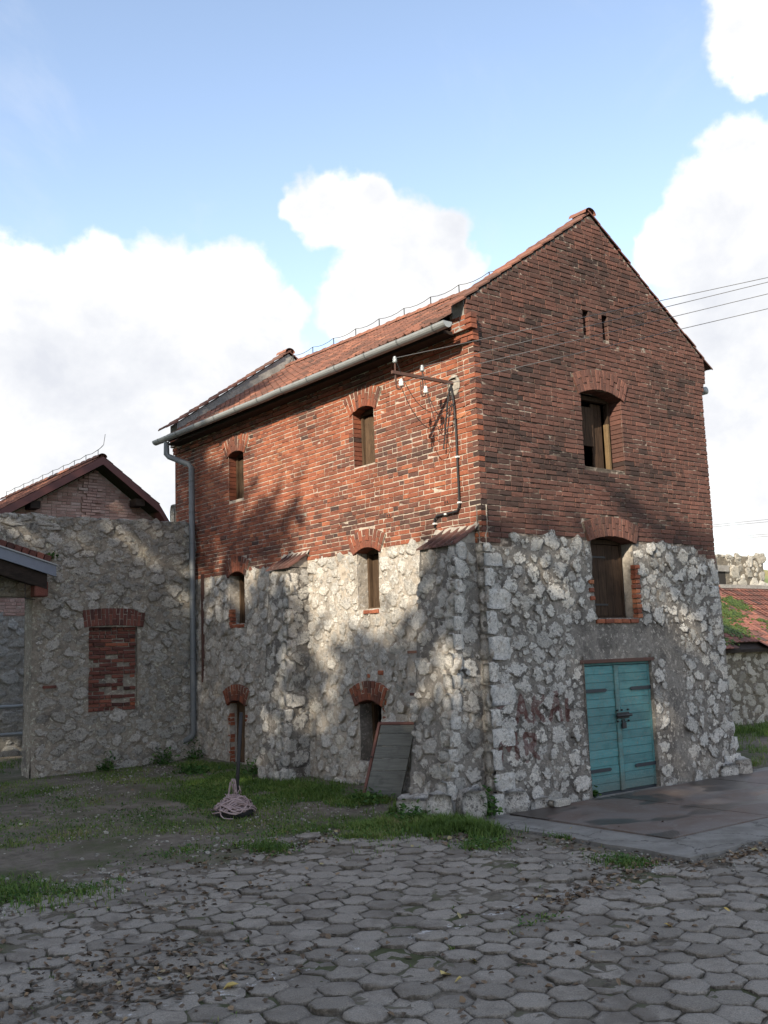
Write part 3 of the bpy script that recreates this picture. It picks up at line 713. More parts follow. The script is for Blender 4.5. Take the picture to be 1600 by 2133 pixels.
def scatter_stones(u0, u1, w0, w1, bad, r, rmax=0.21, rmin=0.045, tries=9000, asp=1.3, pack=0.84):
    pts = np.zeros((0, 3)); sizes = np.sort(rng.random(tries)**2.3)[::-1]*(rmax-rmin) + rmin
    acc = []
    arr = np.zeros((4000, 3)); n = 0
    for s in sizes:
        u = rng.uniform(u0, u1); w_ = rng.uniform(w0, w1)
        if bad(u, w_, s): continue
        if n:
            d2 = ((arr[:n, 0]-u)/asp)**2 + (arr[:n, 1]-w_)**2
            if (d2 < ((arr[:n, 2]+s)*pack)**2).any(): continue
        arr[n] = (u, w_, s); n += 1
        if n >= 3990: break
    return arr[:n].copy()
def stone_vf(s, asp, r, seg=18, prot=None):
    """local: x along, y outward, z up; a quarried lump with a flat broken face and a ragged angular outline"""
    ang_ = (np.arange(seg) + r.uniform(-.3, .3, seg))*2*math.pi/seg
    k = r.integers(4, 7); ph = r.uniform(0, 6.28)
    base = np.full(seg, 1.28)
    for i in range(k):                      # polygon with k sides
        a = ph + 2*math.pi*(i + r.uniform(-.34, .34))/k; dd = r.uniform(0.72, 1.02)
        c_ = np.cos(ang_ - a); base = np.where(c_ > 0.05, np.minimum(base, dd/np.maximum(c_, 0.05)), base)
    base = base*r.uniform(0.86, 1.1, seg)
    t = prot if prot is not None else r.uniform(0.005, 0.021)*min(1.4, 0.55 + s*4)
    tilt = r.normal(0, 0.10, 2); V = [(0, t, 0)]; G = [0.0]
    for (q, hgt, g) in ((0.45, 1.0, 0.36), (0.80, 0.95, 0.66), (0.97, 0.70, 0.9), (1.06, -1.0, 1.1)):
        for i in range(seg):
            rr = base[i]*s*q
            x = rr*asp*math.cos(ang_[i]); z = rr*math.sin(ang_[i])
            y = (t*hgt + (tilt[0]*x + tilt[1]*z) + r.normal(0, 0.003 + 0.022*s)) if hgt > 0 else -0.03
            V.append((x + r.normal(0, 0.045)*s, y, z + r.normal(0, 0.045)*s)); G.append(g)
    F = [(0, 1+i, 1+(i+1) % seg) for i in range(seg)]
    for a in range(3):
        for i in range(seg):
            j = (i+1) % seg; F.append((1+a*seg+i, 1+(a+1)*seg+i, 1+(a+1)*seg+j, 1+a*seg+j))
    return np.array(V), F, np.array(G)
def put_stones(face, st, off, mat, parent, nmax, asp=1.3, tone=None, paint=None, name='stone', seed=3, prot=None):
    r = np.random.default_rng(seed); restm = MB()
    P = face.p(st[:, 0], st[:, 0]*0, st[:, 1]); _, _, dz = cam_px(P)
    score = st[:, 2]/dz; order_ = np.argsort(-score); pick = set(order_[:nmax].tolist())
    for i, (u, w_, s) in enumerate(st):
        V, F, G = stone_vf(s, asp*r.uniform(0.75, 1.15), r, prot=prot)
        t = float(np.clip(r.normal(0.58, 0.24) if tone is None else tone(u, w_, r), 0, 1))
        M = face.M(u, float(off(np.array(u), np.array(w_))), w_, r.normal(0, 0.25))
        C = np.c_[np.full(len(V), t), G, np.zeros(len(V)), np.ones(len(V))]
        if paint is not None:
            Wd = xf(M, V); C[:, 2] = paint((Wd - face.O) @ face.u, Wd[:, 2])
        if i in pick:
            m = MB(); m.add(V, F, C); link(name, m.mesh(name, True), mat, parent, M)
        else: restm.add(xf(M, V), F, C)
    if restm.n: restm.build(name + '_rubble', mat, parent, True, kind='stuff')

# ================================================================== MAIN BUILDING
W_, L_ = 5.55, 9.52
ZB = 3.661; ZT = ZB + 38*CO             # brick courses from ZB up to the cornice
LONG = Face((0, 0, 0), (0, 1, 0), (-1, 0, 0)); GAB = Face((0, 0, 0), (1, 0, 0), (0, -1, 0))
B = thing('brick_building', (2.8, 4.7, 0), 'tall red brick warehouse on a whitewashed rubble stone ground floor with teal door', 'building')
LO = {'U1': (2.42, 2.99, 5.22, 6.12), 'U2': (6.60, 7.18, 5.25, 6.14), 'M1': (2.41, 2.98, 2.88, 3.79), 'M2': (6.61, 7.17, 2.83, 3.76), 'L1': (2.42, 2.98, 0.50, 1.37), 'L2': (6.60, 7.16, 0.22, 1.31)}
GO = {'GU': (2.27, 3.24, 4.95, 6.12), 'GM': (2.28, 3.29, 2.59, 3.78)}
DOOR = (1.89, 3.49, -0.06, 1.93)
SLIT = [(2.44, 2.58, 7.10, 7.53), (2.91, 3.05, 7.10, 7.53)]
RISE = 0.075
def coping_z(x): return 7.06 + 0.697*(np.minimum(x, W_ - x) + 0.39)      # top of the raking gable wall

def tone_long(u, w_, r):
    n = fbm(np.array(u*1.1), np.array(w_*2.2), 4, 3); t = 0.58 + r.normal(0, 0.12) + (0.5 - n)*0.5
    band = math.exp(-((w_ - 4.25)/0.35)**2)*0.16
    if r.random() < max(0, (n - 0.45)*2.0) + band: t -= 0.22
    return float(np.clip(t, 0.03, 1))
def tone_gab(u, w_, r):
    n = fbm(np.array(u*1.0+9), np.array(w_*1.8), 4, 4); t = 0.52 + r.normal(0, 0.12) + (0.5 - n)*0.45
    if r.random() < max(0, (n - 0.42)*2.0): t -= 0.2
    return float(np.clip(t, 0.02, 1))
# --- long side bricks
LW = sheet(LONG, np.arange(0.02, L_, 0.05), np.arange(3.60, 6.98, 0.0385), None, [(v[0], v[1], v[2], v[3] + .07) for k, v in LO.items() if k[0] == 'U'] + [(LO['M1'][0]-.02, LO['M1'][1]+.02, 3.0, 3.95), (LO['M2'][0]-.02, LO['M2'][1]+.02, 3.0, 3.93)],
        lambda U, W: -0.0095 + (fbm(U*14, W*26, 3, 1) - 0.5)*0.011 + np.where(W > ZT, np.minimum((W - ZT)*0.5, .1), 0), M_MORT_L, 'long_brick_wall', B)
def span_long(k, wc):
    a = 0.0 if k % 2 else 0.122
    if k < 2: return [(a, 0.42 - 0.1*(1 - k))]
    return [(a, L_)]
lh = []
for k in ('U1', 'U2'):
    a, b, c, d = LO[k]; lh += [rect_hole(a, b, c, d + 0.02), arch_hole((a+b)/2, (b-a)/2 + 0.02, d, RISE, 0.345)]
for k in ('M1', 'M2'):
    a, b, c, d = LO[k]; lh += [rect_hole(a, b, c, d + 0.02), arch_hole((a+b)/2, (b-a)/2 + 0.02, d, RISE, 0.32)]
lb = lay(LONG, ZB, range(0, 38), span_long, lh, tone_long, 21, jitter=0.002)
# corbelled cornice under the eave
for k, off in ((38, 0.055), (39, 0.06), (40, 0.12), (41, 0.125), (42, 0.125)):
    x = 0.0
    lb2 = lay(LONG, ZB, [k], lambda kk, wc: [(-0.10 if kk > 39 else -0.05, L_)], [], tone_long, 60+k)
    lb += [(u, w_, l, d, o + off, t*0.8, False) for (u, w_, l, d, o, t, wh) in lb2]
# --- gable bricks
def kneel(k): return {38: 0.055, 39: 0.06}.get(k, 0.12 if k >= 40 else 0)
def span_gab(k, wc):
    wt = wc + 0.02
    a = (0.122 if k % 2 else 0.0); e = W_
    if k < 2: return [(a, 0.52 - 0.16*(1 - k)), (5.05 - 0.1*k, W_)]
    if k >= 38:
        kn = kneel(k); a = -kn; e = W_ + kn
        xl = (wt + 0.07 - 7.06)/0.697 - 0.39
        a = max(a, xl); e = min(e, W_ - xl)
        if e - a < 0.08: return []
    return [(a, e)]
gh = [rect_hole(*GO['GU'][:3], GO['GU'][3] + .02), arch_hole(2.755, 0.50, 6.12, 0.10, 0.33), rect_hole(*GO['GM'][:3], GO['GM'][3] + .02), arch_hole(2.785, 0.52, 3.78, 0.085, 0.31)]
gh += [rect_hole(*s) for s in SLIT]
gb = lay(GAB, ZB, range(0, 75), span_gab, gh, tone_gab, 22, jitter=0.0035)
gb += [(u, w_ , l, d, o, t, False) for (u, w_, l, d, o, t, wh) in lay(GAB, ZB, [-2, -1], lambda k, wc: [(5.2 + 0.08*(-k), W_)], [], tone_gab, 9)]
GW = sheet(GAB, np.arange(0.02, W_, 0.05), np.arange(3.60, 9.2, 0.0385), None, [(*GO['GU'][:3], GO['GU'][3] + .09), (GO['GM'][0]-.02, GO['GM'][1]+.02, 3.0, 3.95)] + SLIT,
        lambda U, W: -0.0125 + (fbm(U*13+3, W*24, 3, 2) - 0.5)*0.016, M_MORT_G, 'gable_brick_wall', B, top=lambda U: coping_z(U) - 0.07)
# kneeler backing
for s in (0, 1):
    m = MB(); x0, x1 = ((-0.11, 0.03) if s == 0 else (W_ - 0.03, W_ + 0.11))
    m.box((x0, 0.012, ZT + 0.16), (x1, 0.36, 7.06)); m.build('kneeler_core', M_MORT_G, GW)
# choose the 300 bricks that show largest
allb = [(LONG, i, b) for i, b in enumerate(lb)] + [(GAB, i, b) for i, b in enumerate(gb)]
sc = []
for (f_, i, b) in allb:
    P = f_.p(b[0], 0, b[1]); v = np.array(CAM) - P; dist = np.linalg.norm(v)
    sc.append((b[2]*abs(v @ f_.n)/dist/dist**2) if b[6] else -1)
ordr = np.argsort(-np.array(sc))[:300]
cl = {allb[j][1] for j in ordr if allb[j][0] is LONG}; cg = {allb[j][1] for j in ordr if allb[j][0] is GAB}
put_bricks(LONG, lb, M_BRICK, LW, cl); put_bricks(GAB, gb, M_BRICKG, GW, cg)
# --- arches
for k in ('U1', 'U2', 'M1', 'M2', 'L1', 'L2'):
    a, b, c, d = LO[k]
    arch(LONG, (a+b)/2, (b-a)/2 + 0.02, d, RISE, 0.345 if k[0] == 'U' else 0.30, 10, M_BRICK, LW, proud=0.022 if k[0] == 'U' else (0.035 if k[0] == 'M' else 0.085), dark=0.05)
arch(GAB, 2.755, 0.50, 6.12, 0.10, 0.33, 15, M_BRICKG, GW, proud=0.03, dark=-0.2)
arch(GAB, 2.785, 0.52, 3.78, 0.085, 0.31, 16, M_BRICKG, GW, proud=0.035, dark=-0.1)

# --- rubble stone ground floor
def batter(W): return 0.07*np.clip(1 - W/3.7, 0, 1)**1.4
def off_long(U, W): return -0.006 + batter(W) + (fbm(U*3.1, W*3.1, 4, 7) - 0.5)*0.032 + (fbm(U*13, W*13, 3, 8) - 0.5)*0.018 - np.where((W > 3.62) & (U < 0.46), 0.05, 0) - np.where(W > 3.80, 0.03, 0)
BARE = [(1.75, 4.35, 1.98, 2.5), (3.86, 4.33, -0.1, 2.1)]
def bare_mask(U, W):
    v = np.zeros(np.shape(U))
    for a, b, c, d in BARE: v = np.maximum(v, np.clip(np.minimum(np.minimum(U-a, b-U), np.minimum(W-c, d-W))/0.12 + 0.5, 0, 1))
    return v
def off_gab(U, W): return -0.002 + batter(W) + (1 - 0.75*bare_mask(U, W))*((fbm(U*3.1+5, W*3.1, 4, 17) - 0.5)*0.038 + (fbm(U*13, W*13, 3, 18) - 0.5)*0.022) - np.where((W > 3.62) & ((U < 0.56) | (U > 4.95)), 0.055, 0) - np.where(W > 3.80, 0.03, 0)
# faded red lettering on the gable stones
SEGS = []
def letter(x, z, h, wd, strokes): SEGS.extend([(x + a*wd, z + b*h, x + c*wd, z + d*h) for (a, b, c, d) in strokes])
LA = [(0, 0, .5, 1), (.5, 1, 1, 0), (.2, .4, .8, .4)]
LK = [(0, 0, 0, 1), (0, .45, 1, 1), (.2, .5, 1, 0)]
LE = [(0, 0, 0, 1), (0, 1, .9, 1), (0, .5, .6, .5)]
LR = [(0, 0, 0, 1), (0, 1, .8, .9), (.8, .9, .8, .6), (.8, .6, 0, .5), (.3, .5, 1, 0)]
LM = [(0, 0, 0, 1), (0, 1, .5, .4), (.5, .4, 1, 1), (1, 1, 1, 0)]
letter(0.10, 1.24, 0.34, 0.18, LE); letter(0.44, 1.16, 0.34, 0.22, LA); letter(0.78, 1.14, 0.34, 0.20, LK); letter(1.12, 1.14, 0.38, 0.24, LA); letter(1.48, 1.12, 0.28, 0.1, [(0, 0, 0, 1)])
letter(0.10, 0.66, 0.34, 0.30, LM); letter(0.58, 0.62, 0.36, 0.24, LR)
SG = np.array(SEGS)
def paint_gab(U, W):
    U = np.asarray(U, float); W = np.asarray(W, float); best = np.full(U.shape, 9.0)
    for (a, b, c, d) in SG:
        t = np.clip(((U-a)*(c-a) + (W-b)*(d-b))/((c-a)**2 + (d-b)**2), 0, 1)
        best = np.minimum(best, np.hypot(U - a - t*(c-a), W - b - t*(d-b)))
    return np.clip(1 - (best - 0.018)/0.035, 0, 1)
holesL = [(*LO[k][:3], LO[k][3] + .07) for k in ('L1', 'L2')] + [(LO['M1'][0], LO['M1'][1], LO['M1'][2], 4.2), (LO['M2'][0], LO['M2'][1], LO['M2'][2], 4.2)]
LS = sheet(LONG, np.arange(-0.02, L_, 0.04), np.arange(-0.35, 3.90, 0.04), None, holesL, off_long, M_RM_L, 'long_stone_wall', B)
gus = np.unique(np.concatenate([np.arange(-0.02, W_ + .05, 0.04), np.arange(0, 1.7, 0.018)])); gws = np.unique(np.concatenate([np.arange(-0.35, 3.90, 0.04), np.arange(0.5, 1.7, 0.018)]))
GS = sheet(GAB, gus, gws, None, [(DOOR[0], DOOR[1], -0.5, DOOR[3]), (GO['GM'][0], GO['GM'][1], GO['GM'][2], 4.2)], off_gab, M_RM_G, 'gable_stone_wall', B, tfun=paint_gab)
BUT = [(0.13, 0.92), (4.42, 5.12)]
def bad_long(u, w_, s):
    if w_ + s*0.7 > (3.62 if u < 0.5 else 3.84): return True
    for (a, b, c, d) in LO.values():
        if a - s*1.15 < u < b + s*1.15 and c - s*0.9 < w_ < d + s*0.6 + 0.34: return True
    return any(a + 0.03 < u < b - 0.03 and w_ < 3.7 for a, b in BUT)
def bad_gab(u, w_, s):
    if w_ + s*0.7 > (3.60 if (u < 0.6 or u > 4.95) else 3.83 + .07*math.sin(u*5)): return True
    a, b, c, d = DOOR
    if a - s*1.2 < u < b + s*1.2 and w_ < d + s: return True
    a, b, c, d = GO['GM']
    if a - s*1.2 < u < b + s*1.4 and w_ > c - s - 0.08: return True
    if u < 0.06 + s*0.5 or u > W_ - 0.03 - s*0.5: return True
    return any(a - s*0.6 < u < b + s*0.6 and c - s*0.5 < w_ < d + s*0.5 for a, b, c, d in BARE)
stL = scatter_stones(0.05, L_ - 0.1, -0.08, 3.84, bad_long, rng, rmax=0.135, rmin=0.03, tries=19000)
stG = scatter_stones(0.05, W_ - 0.03, -0.12, 3.83, bad_gab, rng, rmax=0.145, rmin=0.03, tries=15000)
put_stones(LONG, stL, off_long, M_STONE_L, LS, 110)
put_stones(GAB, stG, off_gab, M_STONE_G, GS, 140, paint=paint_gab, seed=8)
# quoin stones at the near and right corners
def rock_vf(sx, sy, sz, r, n=4, p=4.0):
    g = np.linspace(-1, 1, n); V = {}; pts = []; F = []
    def vid(a, b, c):
        if (a, b, c) not in V:
            v = np.array([g[a], g[b], g[c]]); v = v/(np.sum(np.abs(v)**p)**(1/p)); V[a, b, c] = len(pts)
            pts.append(v*(1 + r.normal(0, 0.06)))
        return V[a, b, c]
    e = n - 1
    for i in range(e):
        for j in range(e):
            for s in (0, e):
                f1 = [(s, i, j), (s, i+1, j), (s, i+1, j+1), (s, i, j+1)]; f2 = [(i, s, j), (i+1, s, j), (i+1, s, j+1), (i, s, j+1)]; f3 = [(i, j, s), (i+1, j, s), (i+1, j+1, s), (i, j+1, s)]
                F += [tuple(vid(*q) for q in f) for f in (f1, f2, f3)]
    return np.array(pts)*np.array([sx, sy, sz]), F
def rock(name, c, size, mat, parent, r, t=0.7, rot=0.0, g=0.35, p=4.0, **tags):
    V, F = rock_vf(*size, r, p=p); m = MB(); C = np.tile(np.array([t, g, 0, 1.]), (len(V), 1)); C[:, 1] = g + r.random(len(V))*0.4
    m.add(xf(Matrix.Rotation(rot, 4, 'Z'), V), F, C); return link(name, m.mesh(name, True), mat, parent, Matrix.Translation(c), **tags)
rq = np.random.default_rng(4)
z = -0.1; k = 0
while z < 3.58:
    h = rq.uniform(0.20, 0.36); h = min(h, 3.66 - z)
    a, b = (rq.uniform(0.16, 0.26), rq.uniform(0.07, 0.11)) if k % 2 else (rq.uniform(0.08, 0.12), rq.uniform(0.07, 0.10))
    bt = float(batter(np.array(z)))
    rock('quoin_stone', (a - 0.03 - bt - 0.005, b - 0.03 - bt - 0.005, z + h/2), (a, b, h/2*0.95), M_STONE_L, GS, rq, t=rq.uniform(0.5, 0.95), p=6.0)
    z += h; k += 1
z = -0.15; k = 0
while z < 3.4:
    h = rq.uniform(0.20, 0.36); h = min(h, 3.5 - z)
    a = rq.uniform(0.2, 0.28) if k % 2 else rq.uniform(0.12, 0.16)
    bt = float(batter(np.array(z))) + (0.09*max(0, 1 - z/0.9) if z < 0.9 else 0)
    rock('quoin_stone', (W_ - a + 0.03 + bt, 0.14 - 0.02 - bt*0.4, z + h/2), (a, 0.15, h/2*0.95), M_STONE_G, GS, rq, t=rq.uniform(0.3, 0.8), p=5.0)
    z += h; k += 1
# boulders at the foot of the near corner
for (x, y, z, a, b, c, t) in ((-0.72, 0.28, 0.10, 0.2, 0.2, 0.24, .7), (-0.85, 0.62, 0.06, 0.2, 0.2, 0.2, .8), (-0.45, -0.02, 0.12, 0.2, 0.14, 0.26, .45), (0.28, -0.06, 0.1, 0.2, 0.14, 0.18, .6), (0.75, -0.07, 0.0, 0.17, 0.11, 0.13, .5), (-0.78, 0.95, 0.05, .17, .15, .16, .75), (5.62, -0.1, 0.05, .2, .15, .2, .5), (5.2, -0.1, 0.02, .2, .12, .17, .7)):
    rock('foot_stone', (x, y, z), (a, b, c), M_STONE_G if x > -0.5 else M_STONE_L, GS, rq, t=t, rot=rq.uniform(0, 3), p=3.2)

# --- buttresses on the long side
def buttress(y0, y1, ptop, pbot, ztop, zbot, seed, share, tdir):
    P = lambda z: pbot + (ptop - pbot)*(np.clip((z - zbot)/(ztop - zbot), 0, 1))**0.8
    part = None
    r = np.random.default_rng(seed)
    zs = np.arange(zbot - 0.3, ztop + 0.001, 0.045); 
    # three faces as one displaced strip: near side, front, far side
    prof = [(0, a) for a in np.linspace(0, 1, 12)] + [(1, a) for a in np.linspace(0, 1, 16)[1:]] + [(2, a) for a in np.linspace(0, 1, 12)[1:]]
    V = []
    for z in zs:
        p_ = float(P(z))
        for s, a in prof:
            nz = (fbm(np.array(a*3 + s*7.), np.array(z*4), 3, seed) - .5)*0.05 + (fbm(np.array(a*9 + s*7.), np.array(z*14), 3, seed) - .5)*0.02
            if s == 0: V.append((-p_*a, y0 - nz, z))
            elif s == 1: V.append((-p_ - nz, y0 + (y1-y0)*a, z))
            else: V.append((-p_*(1-a), y1 + nz, z))
    n2 = len(prof); n1 = len(zs); I = np.arange(n1*n2).reshape(n1, n2)
    Q = np.stack([I[:-1, :-1], I[1:, :-1], I[1:, 1:], I[:-1, 1:]], -1).reshape(-1, 4)
    m = MB(); m.add(np.array(V), Q); m.add(np.array(V)[-n2:], [tuple(range(n2))])
    part = m.build('buttress', M_RM_G, B, True)  # darker mortar: weathered crust, plus the near side's shade put into colour
    rest_ = MB()
    for (face, u0, u1, of) in ((Face((0, y0, 0), (1, 0, 0), (0, -1, 0)), None, None, 0), (Face((0, 0, 0), (0, 1, 0), (-1, 0, 0)), y0, y1, 1)):
        for i, s in enumerate(np.sort(r.random(900)**2)[::-1]*0.11 + 0.04):
            z = r.uniform(zbot - 0.05, ztop - 0.17); p_ = float(P(z))
            a, b = (-p_, 0.0) if of == 0 else (y0, y1)
            u = r.uniform(a, b)
            key = (of,)
            L0 = placed.setdefault((seed, of), [])
            if any(((u-q[0])/1.25)**2 + (z-q[1])**2 < ((s+q[2])*0.86)**2 for q in L0): continue
            if u - s*1.1 < a - 0.02 or u + s*1.1 > b + 0.02:
                if r.random() < 0.75: continue
            L0.append((u, z, s))
            Vs, F, G = stone_vf(s, 1.2*r.uniform(.8, 1.15), r)
            M = face.M(u, 0.0 if of == 0 else p_, z, r.normal(0, 0.25))
            t = float(np.clip(r.normal(0.65 if of else 0.3, .2), 0, 1)); C = np.c_[np.full(len(Vs), t), G, np.zeros(len(Vs)), np.ones(len(Vs))]  # near-side stones toned darker, part crust, part painted shade
            if s > 0.105 and len(L0) < 24: mm = MB(); mm.add(Vs, F, C); link('stone', mm.mesh('stone', True), M_STONE_L if of else M_STONE_G, part, M)
            else: rest_.add(xf(M, Vs), F, C)
    # arrises: corner stones down the outer edge
    z = zbot - 0.1
    while z < ztop - 0.15:
        h = r.uniform(0.18, 0.32); p_ = float(P(z + h/2))
        rock('quoin_stone', (-p_ + 0.07, y0 + 0.07, z + h/2), (0.11, 0.105, h/2*0.93), M_STONE_L, part, r, t=r.uniform(.45, .9), p=4.5)
        z += h
    rest_.build('stone_rubble', M_STONE_L, part, True, kind='stuff')
    # tiled weathering on top
    zt0 = ztop + 0.22; n = 5; wy = (y1 - y0 + 0.06)/n
    for i in range(n):
        m = MB(); yy = y0 - 0.03 + wy*i
        for q in (0, 1):
            x0_, x1_ = (-0.0, -ptop*0.55) if q == 0 else (-ptop*0.5, -ptop - 0.06)
            sl_ = (ztop - 0.02 - zt0)/(ptop + 0.06)*-1
            za, zb2 = zt0 - sl_*-x0_ , zt0 - sl_*-x1_
            lift = 0.0 if q else 0.016
            Vv = [(x0_, yy, za+lift), (x1_, yy, zb2+lift), (x1_, yy+wy-.008, zb2+lift), (x0_, yy+wy-.008, za+lift)]
            Vv += [(a, b, c-0.02) for a, b, c in Vv]
            m.add(Vv, [(0, 1, 2, 3), (7, 6, 5, 4), (0, 4, 5, 1), (1, 5, 6, 2), (2, 6, 7, 3), (3, 7, 4, 0)], (rng.uniform(.05, .3), 0, 0, 1))
        rb = 0.018
        m.add([(0, yy+.01, zt0+.05), (0, yy+.05, zt0+.05), (-ptop-.06, yy+.05, ztop-.02+.03), (-ptop-.06, yy+.01, ztop-.02+.03), (0, yy, zt0), (0, yy+.06, zt0), (-ptop-.06, yy+.06, ztop-.02), (-ptop-.06, yy, ztop-.02)], [(0, 1, 2, 3), (0, 3, 7, 4), (1, 5, 6, 2), (3, 2, 6, 7)], (rng.uniform(.05, .3), 0, 0, 1))
        m.build('weathering_tile', M_TILED, part)
    m = MB(); Vv = []
    for i in range(16):
        yy = y0 - 0.07 + (y1 - y0 + 0.15)*i/15; j = rng.normal(0, 0.012)
        Vv += [(0.0, yy, zt0 + 0.06 + j), (-0.07 + j, yy, zt0 - 0.02 + j), (0, yy, zt0 - 0.05)]
    m.add(Vv, [(i*3+a, i*3+(a+1) % 3, i*3+3+(a+1) % 3, i*3+3+a) for i in range(15) for a in range(3)]); m.build('mortar_fillet', M_PLASTER, part)
    m = MB(); m.add([(-0.01, y0+.02, ztop-.02), (-ptop, y0+.02, ztop-.02), (-0.01, y0+.02, zt0-.03), (-0.01, y1-.02, ztop-.02), (-ptop, y1-.02, ztop-.02), (-0.01, y1-.02, zt0-.03)], [(0, 1, 2), (5, 4, 3), (1, 4, 5, 2), (0, 3, 4, 1)])
    m.build('mortar_wedge', M_PLASTER, part)
placed = {}
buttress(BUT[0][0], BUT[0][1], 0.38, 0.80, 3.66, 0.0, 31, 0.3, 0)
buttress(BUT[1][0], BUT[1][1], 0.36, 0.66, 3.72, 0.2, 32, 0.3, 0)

# --- window reveals, frames, shutters
def reveal(face, o, depth, mat, parent, pad=0.018, name='reveal', front=-0.012):
    a, b, c, d = o; m = MB(); a -= pad; b += pad; c -= pad; d += 0.09
    n = 8
    for (p0, p1) in (((a, c), (a, d)), ((b, d), (b, c)), ((b, c), (a, c))):
        us = np.linspace(p0[0], p1[0], n); ws = np.linspace(p0[1], p1[1], n)
        V = np.concatenate([face.p(us, np.full(n, q), ws) for q in (front, -depth/2, -depth)])
        V += rng.normal(0, 0.003, V.shape)
        m.add(V, np.array([(r_*n+i, r_*n+i+1, (r_+1)*n+i+1, (r_+1)*n+i) for r_ in (0, 1) for i in range(n-1)]))
    return m.build(name, mat, parent, True)
def fbox(face, u0, u1, o0, o1, w0, w1, c=(0.5, .5, 0, 1), mb=None, bev=0.0):
    m = mb or MB(); M = np.array(face.M((u0+u1)/2, 0, (w0+w1)/2))
    hu, hw = abs(u1-u0)/2, abs(w1-w0)/2
    m.box((-hu, min(o0, o1), -hw), (hu, max(o0, o1), hw), M, c, bev); return m
def window_frame(face, o, at, parent, wood, leaf=None, post=0.05):
    """wooden frame set back in the opening, with an optional boarded leaf"""
    a, b, c, d = o; d = d + 0.06
    fr = fbox(face, a+.01, a+.01+post, -at-.08, -at, c+.02, d).build('window_frame', wood, parent)
    fbox(face, b-.01-post, b-.01, -at-.08, -at, c+.02, d).build('post', wood, fr)
    fbox(face, a+.01+post, b-.01-post, -at-.075, -at-.004, d-.07, d).build('head', wood, fr)
    fbox(face, a+.01, b-.01, -at-.09, -at+.012, c, c+.035).build('sill', wood, fr)
    return fr
def boards(face, u0, u1, o0, th, w0, w1, n, wood, parent, name='board', vertical=True, tone=0.5, bev=0.003):
    for i in range(n):
        t = float(np.clip(rng.normal(tone, .15), 0, 1))
        if vertical: fbox(face, u0+(u1-u0)*i/n+.002, u0+(u1-u0)*(i+1)/n-.002, o0-th+rng.normal(0, .002), o0, w0, w1, (t, .5, 0, 1), bev=bev).build(name, wood, parent)
        else: fbox(face, u0, u1, o0-th, o0+rng.normal(0, .0015), w0+(w1-w0)*i/n+.0015, w0+(w1-w0)*(i+1)/n-.0015, (t, .5, 0, 1), bev=bev).build(name, wood, parent)
for k in ('U1', 'U2'):
    reveal(LONG, LO[k], 0.34, M_BRICKD, LW)
    fr = window_frame(LONG, LO[k], 0.17, LW, M_WOOD)
    a, b, c, d = LO[k]
    boards(LONG, a+.16 if k == 'U1' else a+.08, b-.06, -0.21, 0.025, c+.035, d-.04, 3, M_WOOD, fr)
for k in ('M1', 'M2', 'L1', 'L2'):
    reveal(LONG, LO[k], 0.36, M_RM_L if k != 'L1' else M_RM_G, LS, pad=.006, front=-.006 if k[0] == 'M' else .035)
    fr = window_frame(LONG, LO[k], 0.2 if k != 'L2' else 0.1, LS, M_WOOD)
    a, b, c, d = LO[k]
    if k in ('M1', 'M2'): boards(LONG, a+.06, b-.06, -0.27, 0.025, c+.035, d-.03, 4, M_WOODD if k == 'M2' else M_WOOD, fr, tone=.35)
    elif k == 'L2': boards(LONG, a+.06, b-.06, -0.12, 0.03, c+.03, d+.03, 4, M_WOOD, fr, tone=.6)
    else: fbox(LONG, a+.06, b-.06, -.235, -.215, (c+d)/2-.02, (c+d)/2+.02).build('glazing_bar', M_WOOD, fr)
# brick patches around the stone-level windows
def loose_bricks(face, items, mat, parent, seed):
    r = np.random.default_rng(seed)
    for (u, w_, l, off) in items:
        V, F = brick_vf(l, HT + r.normal(0, .004), 0.1, int(r.integers(1e6)), b=0.009); m = MB(); m.add(V, F, (float(np.clip(r.normal(.72, .15), .2, 1)), .5, 0, 1))
        link('patch_brick', m.mesh('patch_brick'), mat, parent, face.M(u, off + r.normal(0, .004), w_, r.normal(0, .04)))
it = []
a, b, c, d = LO['L2']
for i in range(13):
    z = c - 0.06 + i*0.078
    if rng.random() < .8: it.append((b + 0.045, z, .09, 0.045))
    if rng.random() < .75: it.append((a - 0.05, z, .10, 0.045))
it += [(a + .07 + .13*i, c - .05, .115, .05) for i in range(4)] + [(a+.1+.14*i, c-.13, .12, .05) for i in range(3)]
a, b, c, d = LO['M2']; it += [(b - .02, c + .02 + .078*i, .1, .02) for i in range(4)] + [(a+.1+.13*i, c-.045, .12, .03) for i in range(4)]
a, b, c, d = LO['M1']; it += [(a+.09+.13*i, c-.05, .12, .03) for i in range(3)]
a, b, c, d = LO['L1']; it += [(a - .09, d + .04, .09, .04), (a - .08, d - .07, .10, .04), (a+.04, d+.50, .2, .03), (a+.3, d+.45, .1, .03), (a - .07, d-.2, .09, .04), (b+.06, d-.02, .08, .04), (a+.12, c-.05, .12, .05), (a+.3, c-.06, .12, .05)]
loose_bricks(LONG, it, M_BRICK, LS, 3)
it = []; a, b, c, d = GO['GM']
it += [(b + .045, c + .03 + .078*i, .09 if i % 2 else .12, .035) for i in range(11)] + [(a + .09 + .2*i, c - .05, .19, .045) for i in range(5)] + [(a - .06, c + .3 + .078*i*1.6, .1, .04) for i in range(3)]
loose_bricks(GAB, it, M_BRICK, GS, 4)
